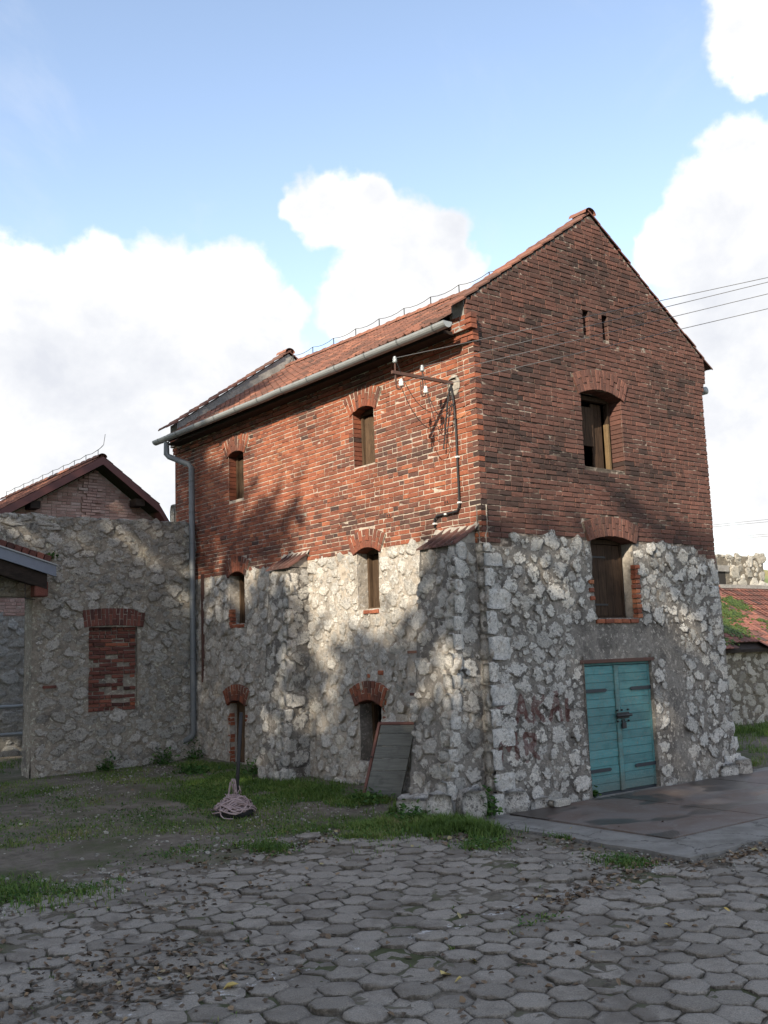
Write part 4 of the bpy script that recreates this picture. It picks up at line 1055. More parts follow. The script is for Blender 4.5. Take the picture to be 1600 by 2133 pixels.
# gable openings
reveal(GAB, GO['GU'], 0.36, M_BRICKG, GW); reveal(GAB, GO['GM'], 0.36, M_PLASTER, GS)
a, b, c, d = GO['GU']
fr = window_frame(GAB, GO['GU'], 0.24, GW, M_WOODD)
fbox(GAB, b-.115, b-.06, -.30, -.215, c+.04, d-.36, bev=.006).build('bare_post', M_WOODY, fr)
boards(GAB, a+.06, b-.36, -0.30, 0.03, c+.42, d-.1, 3, M_WOODD, fr, tone=.95); boards(GAB, b-.362, b-.1, -0.34, 0.03, c+.04, d-.02, 3, M_WOODD, fr, tone=.8)
for i in range(5): fbox(GAB, a+.07, a+.42, -.42, -.40, c+.1+.085*i, c+.13+.085*i, (.9, 0, 0, 1)).build('slat', M_WOODD, fr)
r = np.random.default_rng(7)
V, F = rock_vf(.10, .03, .055, r, p=2.2); V += r.normal(0, .012, V.shape); m = MB(); m.add(xf(GAB.M(a+.14, -.26, d-.30), V), F); m.build('plastic_bag', M_BLUEBAG, fr)
V, F = rock_vf(.035, .03, .08, r, p=2.5); m = MB(); m.add(xf(GAB.M(a+.06, -.2, c+.09), V), F); m.build('plastic_scrap', M_WHITEBAG, fr)
a, b, c, d = GO['GM']
fr = window_frame(GAB, GO['GM'], 0.22, GS, M_WOODD)
boards(GAB, a+.05, b-.05, -0.235, 0.03, c+.04, d-.02, 5, M_WOODD, fr, 'shutter_board', tone=.75)
for z in (c+.22, d-.22): fbox(GAB, a+.05, b-.42, -.232, -.222, z-.015, z+.015).build('hinge_strap', M_BLACK, fr)
# plastic scrap in the upper long-side window
V, F = rock_vf(.03, .02, .13, r, p=2.0); V += r.normal(0, .01, V.shape); m = MB(); m.add(xf(LONG.M(LO['U1'][0]+.09, -.15, 5.55), V), F); m.build('plastic_scrap', M_WHITEBAG, LW)
# vent slits: near-black recess, the shade inside put into the colour
for s in SLIT:
    reveal(GAB, s, 0.3, M_DARK, GW, name='slit_reveal'); fbox(GAB, s[0]-.03, s[1]+.03, -.40, -.31, s[2]-.05, s[3]+.1).build('slit_shade_backing', M_DARK, GW)
# vent bricks on the long side; shade of two holes painted as dark blocks
for (y, z) in ((0.73, 4.33), (2.10, 4.31), (3.45, 4.29), (5.0, 4.28)):
    m = fbox(LONG, y-.06, y+.06, -.05, .008, z-.03, z+.03, bev=.004); v = m.build('vent_brick', M_BRICK, LW)
    for s in (-.025, .025): fbox(LONG, y+s-.013, y+s+.013, -.03, .0105, z-.016, z+.016).build('vent_hole_shade', M_DARK, v)

# --- hidden walls, floor inside
m = MB(); m.add([(W_, 0.02, -.3), (W_, L_, -.3), (W_, L_, 6.95), (W_, 0.02, 6.95)], [(0, 1, 2, 3)]); m.build('side_wall', M_BRICKG, B)
m = MB(); m.add([(0, L_, -.3), (W_, L_, -.3), (W_, L_, 7.0), (W_/2, L_, 9.0), (0, L_, 7.0)], [(0, 1, 2, 3, 4)]); m.build('rear_wall', M_MORT_G, B)
m = MB()
for z in (2.3, 4.6): m.add([(0.4, .4, z), (W_-.1, .4, z), (W_-.1, L_-.1, z), (.4, L_-.1, z)], [(0, 1, 2, 3)])
m.build('floor_slab', M_DARK, B)

# --- roof
RS = 0.606; EX, EZ = -0.36, 6.90
RT = 0.022                     # the old ridge rises slightly towards the far end
def rise(y, x=None): return RT*(y - 3.5)*(1.0 if x is None else (x - EX)/(W_/2 - EX))
def roof_z(x): return EZ + RS*(np.minimum(x, W_ - x) - EX)
tl = math.hypot(1, RS); sl_len = (W_/2 - EX)*tl
RF = None
m = MB(); Y0, Y1 = 0.30, 9.2
for s in (0, 1):
    f = (lambda x: x) if s == 0 else (lambda x: W_ - x)
    P = [(f(EX+.04), Y0, EZ - 0.05), (f(W_/2), Y0, roof_z(W_/2) - 0.06 + rise(Y0)), (f(W_/2), Y1, roof_z(W_/2) - 0.06 + rise(Y1)), (f(EX+.04), Y1, EZ - 0.05)]
    P += [(a, b, c - 0.06) for a, b, c in P]
    m.add(P, [(0, 1, 2, 3), (7, 6, 5, 4), (0, 4, 5, 1), (1, 5, 6, 2), (2, 6, 7, 3), (3, 7, 4, 0)])
RF = m.build('roof', M_BEAM, B)
def tile_vf(l, wd, seed):
    """interlocking clay tile: x down the slope, y across, z up; rib on one side and a shallow trough"""
    r = np.random.default_rng(seed)
    ys = np.array([0, .12, .2, .34, .5, .66, .8, .94, 1.0])*wd - wd/2; hs = np.array([0.030, .034, .014, .006, .012, .006, .012, .020, .016])
    V = []
    for (x, dz) in ((0, 0.0), (l, 0.0)):
        for y, h in zip(ys, hs): V.append((x + r.normal(0, .002), y, h + dz + r.normal(0, .0012)))
    n = len(ys)
    for y, h in zip(ys, hs): V.append((l - .003, y, h - 0.020))
    F = [(i, n+i, n+i+1, i+1) for i in range(n-1)] + [(n+i, 2*n+i, 2*n+i+1, n+i+1) for i in range(n-1)]
    return np.array(V), F
TV = [tile_vf(0.36, 0.212, 70+i) for i in range(6)]
_tm = {}
def tile_mesh(i, t, mat, src=None, nm='roof_tile'):
    k = (i, t, mat.name, nm)
    if k not in _tm:
        V, F = (src or TV)[i]; m = MB(); m.add(V, F, (t/7, .5, 0, 1)); _tm[k] = m.mesh(nm); _tm[k].materials.append(mat)
    return _tm[k]
rows = 13; exp_ = (sl_len - 0.02)/rows
tiles = []
for s in (0, 1):
    sg = 1 if s == 0 else -1
    for i in range(rows):
        x_lo = EX + (i*exp_)/tl*0 + i*exp_/tl     # horizontal position of this row's lower edge
        for j in range(int((Y1-Y0)/0.206)+1):
            y = Y0 + 0.1 + 0.206*j
            if y > Y1 - .05: continue
            tiles.append((s, i, j, x_lo, y))
def tile_matrix(s, x_lo, y, lift=0.012, slope=RS, ez=EZ, ex=EX):
    """tile origin (x=0) is its upper end; slope runs down to the eave"""
    cs = 1/math.hypot(1, slope); sn = slope*cs
    zl = ez + slope*(x_lo - ex)
    upx, upz = x_lo + 0.36*cs, zl + 0.36*sn - 0.016      # upper end tucks under the next row
    dx, dz = (x_lo - upx), (zl - upz); n_ = math.hypot(dx, dz); dx /= n_; dz /= n_
    X = Vector((dx, 0, dz)); Yv = Vector((0, 1, 0)); Z = X.cross(Yv)
    if s == 1: X.x = -X.x; Yv = -Yv; Z.x = -Z.x; upx = W_ - upx
    if Z.z < 0: Z = -Z; Yv = -Yv
    return Matrix(((X.x, Yv.x, Z.x, upx), (X.y, Yv.y, Z.y, y), (X.z, Yv.z, Z.z, upz + lift), (0, 0, 0, 1)))
vt = [(np.linalg.norm(np.array((x_, y_, 7.5)) - np.array(CAM)), q) for q, (s, i, j, x_, y_) in enumerate(tiles) if s == 0]
near_t = {q for _, q in sorted(vt)[:270]}
restt = MB()
for q, (s, i, j, x_, y_) in enumerate(tiles):
    M = tile_matrix(s, x_, y_ + rng.normal(0, .003), 0.012 + rng.normal(0, .003) + rise(y_, x_ + .15))
    t = int(np.clip(rng.normal(3.6, 1.5) - (1.5 if fbm(np.array(y_*.7), np.array(i*.4), 3, 5) > .55 else 0), 0, 7)); k = int(rng.integers(6))
    if q in near_t: link('roof_tile', tile_mesh(k, t, M_TILE), None, RF, M)
    else: V, F = TV[k]; restt.add(xf(M, V), F, (t/7, .5, 0, 1))
restt.build('roof_tiles', M_TILE, RF, kind='stuff')
def ridge_cap(y0, y1, zr, x, mat, parent, r0=0.13, r1=0.145, name='ridge_tile'):
    m = MB(); V = []; n = 9
    for (y, rr) in ((y0, r0), (y0 + (y1-y0)*.85, r0), (y0 + (y1-y0)*.86, r1), (y1, r1)):
        for i in range(n):
            a = math.pi*(i/(n-1)); V.append((x - rr*math.cos(a), y, zr + rr*0.8*math.sin(a)))
    F = [(k*n+i, k*n+i+1, (k+1)*n+i+1, (k+1)*n+i) for k in range(3) for i in range(n-1)]
    V += [(a, b, c - .018) for a, b, c in V[-n:]]; F += [(3*n+i, 3*n+i+1, 4*n+i+1, 4*n+i) for i in range(n-1)]
    m.add(V, F, (rng.uniform(.25, .8), .5, 0, 1)); m.build(name, mat, parent)
yy = 0.38; ZR = float(roof_z(W_/2)) - 0.02
while yy < 9.0: ridge_cap(yy, yy + 0.345, ZR + rise(yy) + rng.normal(0, .004), W_/2, M_TILE, RF); yy += 0.33
# raking gable walls above the roof (near and far) with tile coping
def parapet(y0, y1, zoff, inner_mat, parent, n=13):
    m = MB(); P = []
    ct = float(coping_z(W_/2)) - 0.07 + zoff; ce = float(coping_z(-.12)) - 0.07 + zoff
    prof = [(-0.12, 6.75), (-0.12, ce), (W_/2, ct), (W_ + .12, ce), (W_ + .12, 6.75), (W_/2, ct - .6)]
    for y in (y0, y1): P += [(a, y, b) for a, b in prof]
    m.add(P, [(5, 2, 1, 0), (5, 4, 3, 2), (11, 6, 7, 8), (11, 8, 9, 10)] + [(i, 6+i, 6+(i+1) % 6, (i+1) % 6) for i in range(6)])
    par = m.build('parapet', inner_mat, parent)
    for s in (0, 1):
        ln = (W_/2 + .39)*math.hypot(1, .697); e = ln/n
        for i in range(n):
            cs = 1/math.hypot(1, .697); x0 = -0.39 + i*e*cs; x1 = x0 + (e + .05)*cs
            za = 7.03 + .697*(x0 + .39) + zoff; zb = 7.03 + .697*(x1 + .39) + zoff
            j = rng.normal(0, .006, 4); yo = rng.normal(0, .008)
            V = []
            for (x, z, lift, jj) in ((x0, za, .040, j[0]), (x1, zb, .012, j[1])):
                for (y, hh) in ((y0 - .05, 0.0), (y0 - .02, .022), (y0 + .09, .03), ((y0+y1)/2, .014), (y1 - .02, .022), (y1 + .04, 0.0)):
                    V.append((x, y + yo, z + lift + hh + jj*.5))
            nV = len(V)
            V += [(a, b, c - .028) for a, b, c in V]
            if s: V = [(W_ - a, b, c) for a, b, c in V]
            F = [(k, k+1, 6+k+1, 6+k) for k in range(5)] + [(nV+6+k, nV+6+k+1, nV+k+1, nV+k) for k in range(5)] + [(k+1, k, nV+k, nV+k+1) for k in range(5)] + [(6+k, 6+k+1, nV+6+k+1, nV+6+k) for k in range(5)] + [(0, 6, nV+6, nV), (5, nV+5, nV+11, 11)]
            mm = MB(); mm.add(V, F, (float(np.clip(rng.normal(.55 if (3 < i < 9 and s == 0) else .3, .15), .05, .95)), .5, 0, 1)); mm.build('coping_tile', M_TILE if s == 0 else M_TILED, par)
    m = MB(); ridge_cap(y0 - .07, y1 + .03, float(coping_z(W_/2)) - 0.05 + zoff, W_/2, M_TILE, par, .13, .135, 'apex_tile')
parapet(0.045, 0.31, 0.0, M_CEMENT, RF)
parapet(9.18, 9.50, 0.05, M_CEMENT, RF)
# eave soffit board and lightning conductor along the ridge
m = MB(); m.box((EX + .06, Y0, EZ - .17), (-.06, Y1, EZ - .12)); m.build('eave_board', M_BEAM, RF)
lw = None; pts = []
for i, y in enumerate(np.linspace(0.75, 9.0, 11)):
    z = ZR + .11 + rise(y); m = MB(); m.tube([(W_/2, y, z - .03), (W_/2, y, z + .15)], .011, 6)
    post = m.build('conductor_post', M_BLACK, RF); pts.append((W_/2, y, z + .15))
cp = []
for a, b in zip(pts[:-1], pts[1:]):
    for k in range(4): t = k/4; cp.append((a[0], a[1]+(b[1]-a[1])*t, a[2]+(b[2]-a[2])*t - .05*4*t*(1-t)))
cp.append(pts[-1]); cp += [(W_/2, 9.15, ZR + .25), (W_/2 - .05, 9.35, ZR + .6)]
m = MB(); m.tube(cp, .007, 5); m.build('lightning_conductor', M_WIRE, RF)
m = MB(); m.tube([(W_/2, y, z) for y, z in ((0.75, ZR+.26), (.45, ZR + .24), (.3, ZR+.2))], .007, 5); m.build('lightning_conductor', M_WIRE, RF)

# --- gutter and downpipe
GXc, GZc, gr = -0.43, 6.825, 0.085
m = MB(); V = []; n = 10; ysg = np.linspace(0.06, 9.58, 24)
for y in ysg:
    dz = 0.05*(y-4.8)/9.5*0 + rng.normal(0, .003)
    for rr in (gr, gr - .008):
        for i in range(n): a = math.pi + math.pi*i/(n-1); V.append((GXc + rr*math.cos(a), y, GZc + .02 + rr*1.05*math.sin(a) + dz + .006*(y - 4.8)))
V = np.array(V); k2 = 2*n; F = []
for q in range(len(ysg)-1):
    for g in (0, n):
        F += [(q*k2+g+i, q*k2+g+i+1, (q+1)*k2+g+i+1, (q+1)*k2+g+i) for i in range(n-1)]
    F += [(q*k2, q*k2+n, (q+1)*k2+n, (q+1)*k2), (q*k2+n-1, q*k2+2*n-1, (q+1)*k2+2*n-1, (q+1)*k2+n-1)]
for q in (0, len(ysg)-1): F.append(tuple(q*k2 + i for i in range(n)))
m.add(V, F); GUT = m.build('gutter', M_ZINC, B, False)
for y in np.linspace(0.32, 9.3, 12):
    m = MB(); Vb = []
    for yy in (y - .014, y + .014):
        for rr in (gr + .006, gr + .002):
            for i in range(n): a = math.pi + math.pi*i/(n-1); Vb.append((GXc + rr*math.cos(a), yy, GZc + .02 + rr*1.05*math.sin(a) + .006*(y-4.8)))
    F = [(i, i+1, 2*n+i+1, 2*n+i) for i in range(n-1)] + [(i, n+i, n+i+1, i+1) for i in range(n-1)] + [(2*n+i, 2*n+i+1, 3*n+i+1, 3*n+i) for i in range(n-1)]
    m.add(Vb, F); m.build('gutter_bracket', M_ZINCD, GUT)
for y in np.linspace(1.0, 9.0, 9):
    m = MB(); Vb = []
    for yy in (y - .006, y + .006):
        for i in range(n): a = math.pi + math.pi*i/(n-1); Vb.append((GXc + (gr+.003)*math.cos(a), yy, GZc + .02 + (gr+.003)*1.05*math.sin(a) + .006*(y-4.8)))
    m.add(Vb, [(i, i+1, n+i+1, n+i) for i in range(n-1)]); m.build('gutter_seam', M_ZINC, GUT)
PY, PXx = 8.50, -0.13
m = MB(); m.tube([(GXc, 9.05, 6.76), (GXc, 9.05, 6.50), (-0.40, 9.0, 6.44), (-0.17, PY + .06, 6.22), (PXx, PY, 6.14), (PXx, PY, 0.72), (PXx - .03, PY+.03, 0.64), (PXx - .17, PY + .16, 0.55)], 0.058, 14, caps=False)
DP = m.build('downpipe', M_ZINCD, B, True)
for z in (5.85, 4.55, 4.0, 3.0, 2.2, 1.15): m = MB(); m.tube([(PXx, PY, z), (PXx, PY, z + .03)], .063, 14); m.build('pipe_collar', M_ZINCD, DP, True)
for z in (5.2, 3.4, 1.6): m = MB(); m.tube([(PXx, PY, z), (PXx, PY, z + .02)], .066, 14); m.tube([(PXx, PY, z + .01), (0.03, PY, z + .01)], .008, 6); m.build('pipe_clamp', M_ZINCD, DP, True)
# rusty vertical strip and two iron bars sticking out of the stone
fbox(LONG, 8.235, 8.26, 0.0, 0.065, 1.72, 3.9).build('iron_strip', M_RUST, LS)
for (y, z) in ((1.28, 2.17), (1.26, 1.56)): m = MB(); m.box((-.30, y - .35, z - .02), (-.25, y + .12, z + .02)); m.build('iron_bar', M_RUST, LS)
# gutter end of the far slope peeping out
m = MB(); m.tube([(W_ + .30, .12, 6.68), (W_ + .30, 4, 6.68)], .07, 10); m.build('rear_gutter', M_ZINC, B, True)
# stone notch ruin beyond the far corner
rock('stone_stub', (0.02, 9.60, 5.28), (.07, .12, .25), M_STONE_W, B, rq, t=.5)

# --- teal double door
a, b, c, d = DOOR; c = -0.03
reveal(GAB, (a, b, -.3, d), .1, M_RM_G, GS, pad=0.0, name='door_reveal', front=.062)
m = MB(); D = fbox(GAB, a - .02, b + .02, -.2, -.09, c - .2, d + .01).build('door_backing', M_DARK, B)
fbox(GAB, a - .06, b + .08, -.12, .055, d - .02, d + .035, bev=.004).build('steel_lintel', M_RUST, D)
fbox(GAB, a, b, -.09, -.005, d - .055, d - .021, (0.35, 0, 0, 1), bev=.003).build('frame_head', M_TEAL, D)
mid = 2.665
def tcol(t, grime=0.0): return (t, .5, grime, 1)
for s, (u0, u1) in enumerate(((a + .025, mid - .035), (mid + .035, b - .035))):
    leaf = fbox(GAB, u0, u1, -.075, -.028, c + .03, d - .065).build('door_leaf', M_TEAL, D)
    n = 15; h = (d - .065 - c - .035)/n
    for i in range(n):
        z0 = c + .035 + i*h; g = 0.5 if 6 <= i <= 10 else 0.05
        fbox(GAB, u0 + .045, u1 - .003, -.03, -.008 + rng.normal(0, .003), z0 + .002, z0 + h - .002, tcol(float(np.clip(rng.normal(.5, .2), 0, 1)), g*.25), bev=.004).build('door_board', M_TEAL, leaf)
    if s == 0: fbox(GAB, u0, u0 + .042, -.03, -.002, c + .033, d - .068, tcol(.7), bev=.003).build('door_stile', M_TEAL, leaf)
    else: fbox(GAB, u1 - .002, b + .015, -.06, -.002, c + .033, d - .068, tcol(.45), bev=.003).build('door_stile', M_TEAL, leaf)
    for zz in (1.50, 0.33):
        hu0, hu1 = (u0 - .03, u0 + .52) if s == 0 else (u1 - .48, u1 + .06)
        hm = MB(); hh = .026
        pts_ = [(hu0, -hh), (hu1 - .04, -hh), (hu1, 0), (hu1 - .04, hh), (hu0, hh)] if s == 0 else [(hu1, -hh), (hu1, hh), (hu0 + .04, hh), (hu0, 0), (hu0 + .04, -hh)]
        V = [GAB.p(u, o, zz + w_) for o in (.004, .014) for (u, w_) in pts_]
        hm.add(np.array(V), [(4, 3, 2, 1, 0), (5, 6, 7, 8, 9)] + [(i, (i+1) % 5, 5+(i+1) % 5, 5+i) for i in range(5)])
        st = hm.build('strap_hinge', M_HINGE, leaf)
fbox(GAB, mid - .048, mid + .048, -.03, .022, c + .03, d - .062, tcol(.75, .45), bev=.008).build('cover_strip', M_TEAL, D)
LKp = fbox(GAB, mid - .06, mid + .22, .022, .042, 1.06, 1.15, bev=.004).build('bolt_plate', M_BLACK, D)
m = MB(); m.tube([tuple(GAB.p(mid - .09, .058, 1.105)), tuple(GAB.p(mid + .25, .058, 1.105))], .022, 8); m.build('sliding_bolt', M_BLACK, D, True)
for u in (mid - .05, mid + .05, mid + .2):
    for z in (1.02, 1.185): m = MB(); m.tube([tuple(GAB.p(u, .02, z)), tuple(GAB.p(u, .05, z))], .014, 8); m.build('bolt_head', M_BLACK, D)
m = MB(); ring = [tuple(GAB.p(mid + .05 + .032*math.cos(t), .062, 1.0 + .05*math.sin(t))) for t in np.linspace(0, math.pi, 9)]; m.tube(ring, .008, 6)
fbox(GAB, mid + .005, mid + .095, .045, .082, .91, 1.0, mb=m, bev=.008); m.build('padlock', M_BLACK, D)
fbox(GAB, a + .02, b, -.05, -.01, c - .06, c + .028).build('threshold', M_HINGE, D)

# --- electricity bracket and conduit on the long side
by, bz = 0.46, 6.06
m = MB(); m.box((-1.16, by - .02, bz - .022), (0.05, by + .02, bz + .022)); BR = m.build('bracket_arm', M_RUST, B)
fb = rock_vf(.14, .02, .17, rq, p=2.0); m = MB(); m.add(xf(LONG.M(by, .004, bz - .03), fb[0]), fb[1]); m.build('mortar_patch', M_PLASTER, BR, True)
def insulator(p, mat, s=1.0):
    s *= .85
    m = MB(); prof = [(.012, -.05), (.03, -.045), (.042, -.02), (.028, -.005), (.04, .012), (.03, .03), (.022, .038), (.03, .05), (.018, .065), (.0, .07)]
    n = 10; V = [(p[0] + r*s*math.cos(2*math.pi*i/n), p[1] + r*s*math.sin(2*math.pi*i/n), p[2] + z*s) for r, z in prof for i in range(n)]
    m.add(V, [(k*n+i, k*n+(i+1) % n, (k+1)*n+(i+1) % n, (k+1)*n+i) for k in range(len(prof)-1) for i in range(n)]); m.build('insulator', mat, BR, True)
for x, z in ((-1.10, 6.24), (-0.60, 6.19)):
    m = MB(); m.tube([(x, by, 5.9), (x, by, z)], .011, 6); m.build('insulator_pin', M_RUST, BR); insulator((x, by, z), M_GLASSG)
for x, z in ((-1.0, 5.92), (-0.55, 5.88)):
    m = MB(); m.tube([(x-.09, by, 6.0), (x-.09, by, z - .06), (x-.06, by, z-.10), (x - .02, by, z-.09), (x, by, z-.04)], .009, 6); m.build('insulator_hook', M_RUST, BR); insulator((x, by, z), M_PORC, 1.15)
CY = 0.42
m = MB(); m.tube([(-.05, by, 6.0), (-.05, CY, 5.7), (-.035, CY, 5.4), (-.03, CY, 4.24), (-.03, CY + .05, 4.16), (-.03, CY + .5, 4.15), (-.03, CY + .56, 4.10), (-.03, CY + .56, 3.98)], .016, 8); m.build('conduit', M_BLACK, BR, True)
for (y, z) in ((CY, 4.95), (CY, 4.28), (CY+.3, 4.15), (CY+.56, 4.04)): fbox(LONG, y-.025, y+.025, .0, .05, z-.012, z+.012).build('conduit_clip', M_PORC, BR)
for j, (x0, z0, x1) in enumerate(((-1.1, 6.22, -.06), (-.6, 6.17, -.06), (-1.0, 5.86, -.07), (-.55, 5.84, -.05))):
    p = []
    for t in np.linspace(0, 1, 12): p.append((x0 + (x1-x0)*t, by - .03 - .03*j*0 + .03*math.sin(5*t+j), z0 + (5.75 - z0)*t - (0.72 + .1*j)*4*t*(1-t)*.55))
    m = MB(); m.tube(p, .005, 5); m.build('drop_wire', M_BLACK, BR)
for j in range(3):
    p = [(-.05 - .03*math.sin(3*t), by + .05 + .05*math.sin(t*math.pi)*(j+1) , 5.95 - (.3 + .28*j)*math.sin(t*math.pi)) for t in np.linspace(0, 1, 12)]
    m = MB(); m.tube(p, .009, 5); m.build('cable_loop', M_BLACK, BR)
# wires to a pole outside the picture
ENDS = [(1.08, -4.0, 6.46), (1.07, -4.0, 6.40), (1.05, -4.0, 6.25), (1.02, -4.0, 6.06)]
ST = [(-1.10, by, 6.27), (-0.60, by, 6.22), (-1.0, by, 5.93), (-0.55, by, 5.90)]
LB = ['uppermost of the four overhead wires crossing the brick gable', 'second wire from the top, close under the uppermost one across the gable', 'third wire from the top crossing the brick gable', 'lowest of the four overhead wires crossing the brick gable']
for s, e, lb_ in zip(ST, ENDS, LB):
    s = Vector(s); e = Vector(e); d_ = (e - s)*4.6; p = []
    for t in np.linspace(0, 1, 40):
        q = s + d_*t; q.z -= 0.0; p.append(q)
    m = MB(); m.tube(p, .0045, 5); o = m.build('overhead_wire', M_WIRE); o['label'] = lb_; o['category'] = 'wire'; o['group'] = 'wires from the wall bracket'

# ================================================================== YARD WALL on the left
YW = 8.62; XE = -3.36
WALL = thing('yard_wall', (-1.7, 8.9, 0.2), 'tall grey rubble stone wall with a bricked-up window left of the downpipe', 'wall')
WF = Face((0, YW, 0), (1, 0, 0), (0, -1, 0))
BW = (-2.27, -1.28, 1.25, 2.86)
def w_top(U): return 4.99 + 0.012*U + (fbm(U*3, U*0, 3, 3) - .5)*.06
def off_w(U, W): return (fbm(U*3, W*3, 4, 27) - .5)*.06 + (fbm(U*12, W*12, 3, 28) - .5)*.022 + .05*np.clip(1 - W/1.2, 0, 1)
WS = sheet(WF, np.arange(-8.0, 0.03, 0.04), np.arange(-.1, 5.06, 0.04), None, [BW, (-7.4, XE, -.2, 3.46)], off_w, M_RM_W, 'stone_face', WALL, top=w_top)
m = MB(); us = np.arange(-8, .06, .06)
P = []
for y in np.linspace(YW - .01, YW + .46, 6):
    P += [(u, y, float(w_top(np.array(u))) + .02*math.sin((y-YW)/.46*3.14) + float(fbm(np.array(u*9), np.array(y*9), 2, 4) - .5)*.03) for u in us]
n2 = len(us); m.add(P, np.array([(j*n2+i, j*n2+i+1, (j+1)*n2+i+1, (j+1)*n2+i) for j in range(5) for i in range(n2-1)])); m.build('wall_top', M_RM_W, WALL, True)
m = MB(); zs = np.linspace(-.1, 3.46, 90); P = []
for z in zs:
    for y in np.linspace(YW - .0, YW + .42, 7): P.append((XE + .01 - (fbm(np.array(y*6), np.array(z*3), 3, 41) - .5)*.05 - .03*max(0, 1 - z), y, z))
m.add(P, np.array([(j*7+i, j*7+i+1, (j+1)*7+i+1, (j+1)*7+i) for j in range(89) for i in range(6)])); m.build('plastered_end', M_RM_W, WALL, True)
m = MB(); m.box((-7.4, YW + .01, 3.44), (XE, YW + .41, 3.462)); m.build('gateway_head', M_RM_W, WALL)
m = MB(); m.add([(XE, YW+.42, -.1), (0, YW+.42, -.1), (0, YW+.42, 4.95), (XE, YW+.42, 4.95)], [(0, 1, 2, 3)]); m.add([(-8, YW+.42, 3.46), (XE, YW+.42, 3.46), (XE, YW+.42, 4.95), (-8, YW+.42, 4.95)], [(0, 1, 2, 3)]); m.build('wall_back', M_RM_W, WALL)
def bad_w(u, w_, s):
    if w_ + s*.6 > 4.98 or u > -.03 - s*.6 or (u < XE + .10 + s*.9 and w_ < 3.5 + s): return True
    a, b, c, d = BW
    return a - s*1.1 - .03 < u < b + s*1.1 + .03 and c - s*.8 < w_ < d + s*.6 + .30
stW = scatter_stones(-4.6, -.03, 0.05, 4.98, bad_w, rng, rmax=0.135, rmin=0.035, tries=14000, asp=1.6)
put_stones(WF, stW, off_w, M_STONE_W, WS, 230, asp=1.6, seed=12, tone=lambda u, w_, r: r.normal(.5 + .12*(w_ < 1.6), .24))
r = np.random.default_rng(9)
for i in range(17):
    u = XE - 1.2 + i*.265 + r.normal(0, .04)
    rock('cap_stone', (u, YW + .16, 4.96 + .012*u), (r.uniform(.1, .15), .19, r.uniform(.05, .09)), M_STONE_W, WS, r, t=r.uniform(.1, .5), p=3.5)
# bricked-up window
bk = lay(WF, BW[2], range(0, 21), lambda k, wc: [(BW[0], BW[1])], [], lambda u, w_, r: float(np.clip(r.normal(.5, .22), .05, 1)), 55)
m = MB(); m.add(WF.p(np.array([BW[0]-.02, BW[1]+.02, BW[1]+.02, BW[0]-.02]), np.full(4, -.105), np.array([BW[2]-.02, BW[2]-.02, BW[3]+.1, BW[3]+.1])), [(0, 1, 2, 3)])
WB = m.build('bricked_window', M_RM_W, WALL)
rr_ = np.random.default_rng(3)
for (u, w_, l, d, off, t, wh) in bk:
    if 1.45 < w_ < 2.3 and rr_.random() < .08: continue                         # fallen bricks leave holes
    dp = -.075 + rr_.normal(0, .012) - (.05 if (1.4 < w_ < 2.3 and rr_.random() < .3) else 0)
    V, F = brick_vf(l - .004, HT, .1, b=.01); mm = MB(); mm.add(V, F, (t, .5, 0, 1)); link('brick', mm.mesh('brick'), M_BRICKD, WB, WF.M(u, dp, w_, rr_.normal(0, .03)))
reveal(WF, BW, .13, M_RM_W, WALL)
arch(WF, -1.76, 0.56, 2.86, 0.035, 0.33, 17, M_BRICKD, WALL, proud=0.02, depth=.2, dark=.1)
fbox(WF, -3.15, -2.9, 0.0, .045, 1.74, 1.79).build('red_brick_sliver', M_BRICKD, WALL)

# ================================================================== GATE CANOPY at the left edge, in front of the wall end
CAN = thing('gate_canopy', (-4.4, 8.4, 3.4), 'grey metal edged canopy roof corner with brick verge at the left edge', 'canopy')
def rake(u): return 3.92 - 0.30*(u + 3.25)                # underside edge line of the flashing, falling to the right
def slab(name, x0, x1, y0, y1, lo_, hi_, mat, parent, c=(.5, .5, 0, 1)):
    m = MB(); P = [(x, y, rake(x) + h) for x in (x0, x1) for y in (y0, y1) for h in (lo_, hi_)]
    m.add(P, [(0, 1, 3, 2), (4, 6, 7, 5), (0, 4, 5, 1), (2, 3, 7, 6), (0, 2, 6, 4), (1, 5, 7, 3)], c); return m.build(name, mat, parent)
slab('flashing', -6.6, -3.16, 7.95, 8.0, -.13, .07, M_FLASH, CAN); slab('roof_deck', -6.6, -3.2, 8.0, 8.95, -.03, .03, M_BEAM, CAN)
slab('drip_edge', -6.6, -3.15, 7.92, 7.99, .07, .095, M_ZINC, CAN); slab('barge_beam', -6.6, -3.3, 8.02, 8.2, -.40, -.03, M_BEAM, CAN)
for i in range(16):
    x = -3.28 - i*.135
    m = MB(); V, F = brick_vf(.122, .125, .25); M = Matrix.Translation((x, 8.06, rake(x) + .17)) @ Matrix.Rotation(math.atan(.30), 4, 'Y') @ Matrix.Rotation(math.pi, 4, 'Z')
    m.add(V, F, (float(np.clip(rng.normal(.3, .15), 0, 1)), .5, 0, 1)); link('verge_brick', m.mesh('verge_brick'), M_BRICKD, CAN, M)
fbox(Face((0, 8.05, 0), (1, 0, 0), (0, -1, 0)), -3.52, -3.27, -.22, .02, 3.40, 3.68, bev=.02).build('corbel_brick', M_BRICKD, CAN)
m = MB(); m.tube([(-3.70, 8.02, 3.62), (-3.70, 8.0, 3.36), (-3.52, 8.0, 3.34)], .009, 5); m.build('iron_hook', M_BLACK, CAN)
# pillar carrying the canopy outside the picture
m = MB(); m.box((-6.5, 8.0, 0), (-5.95, 8.6, 4.6)); m.build('pillar', M_PLASTER, CAN)

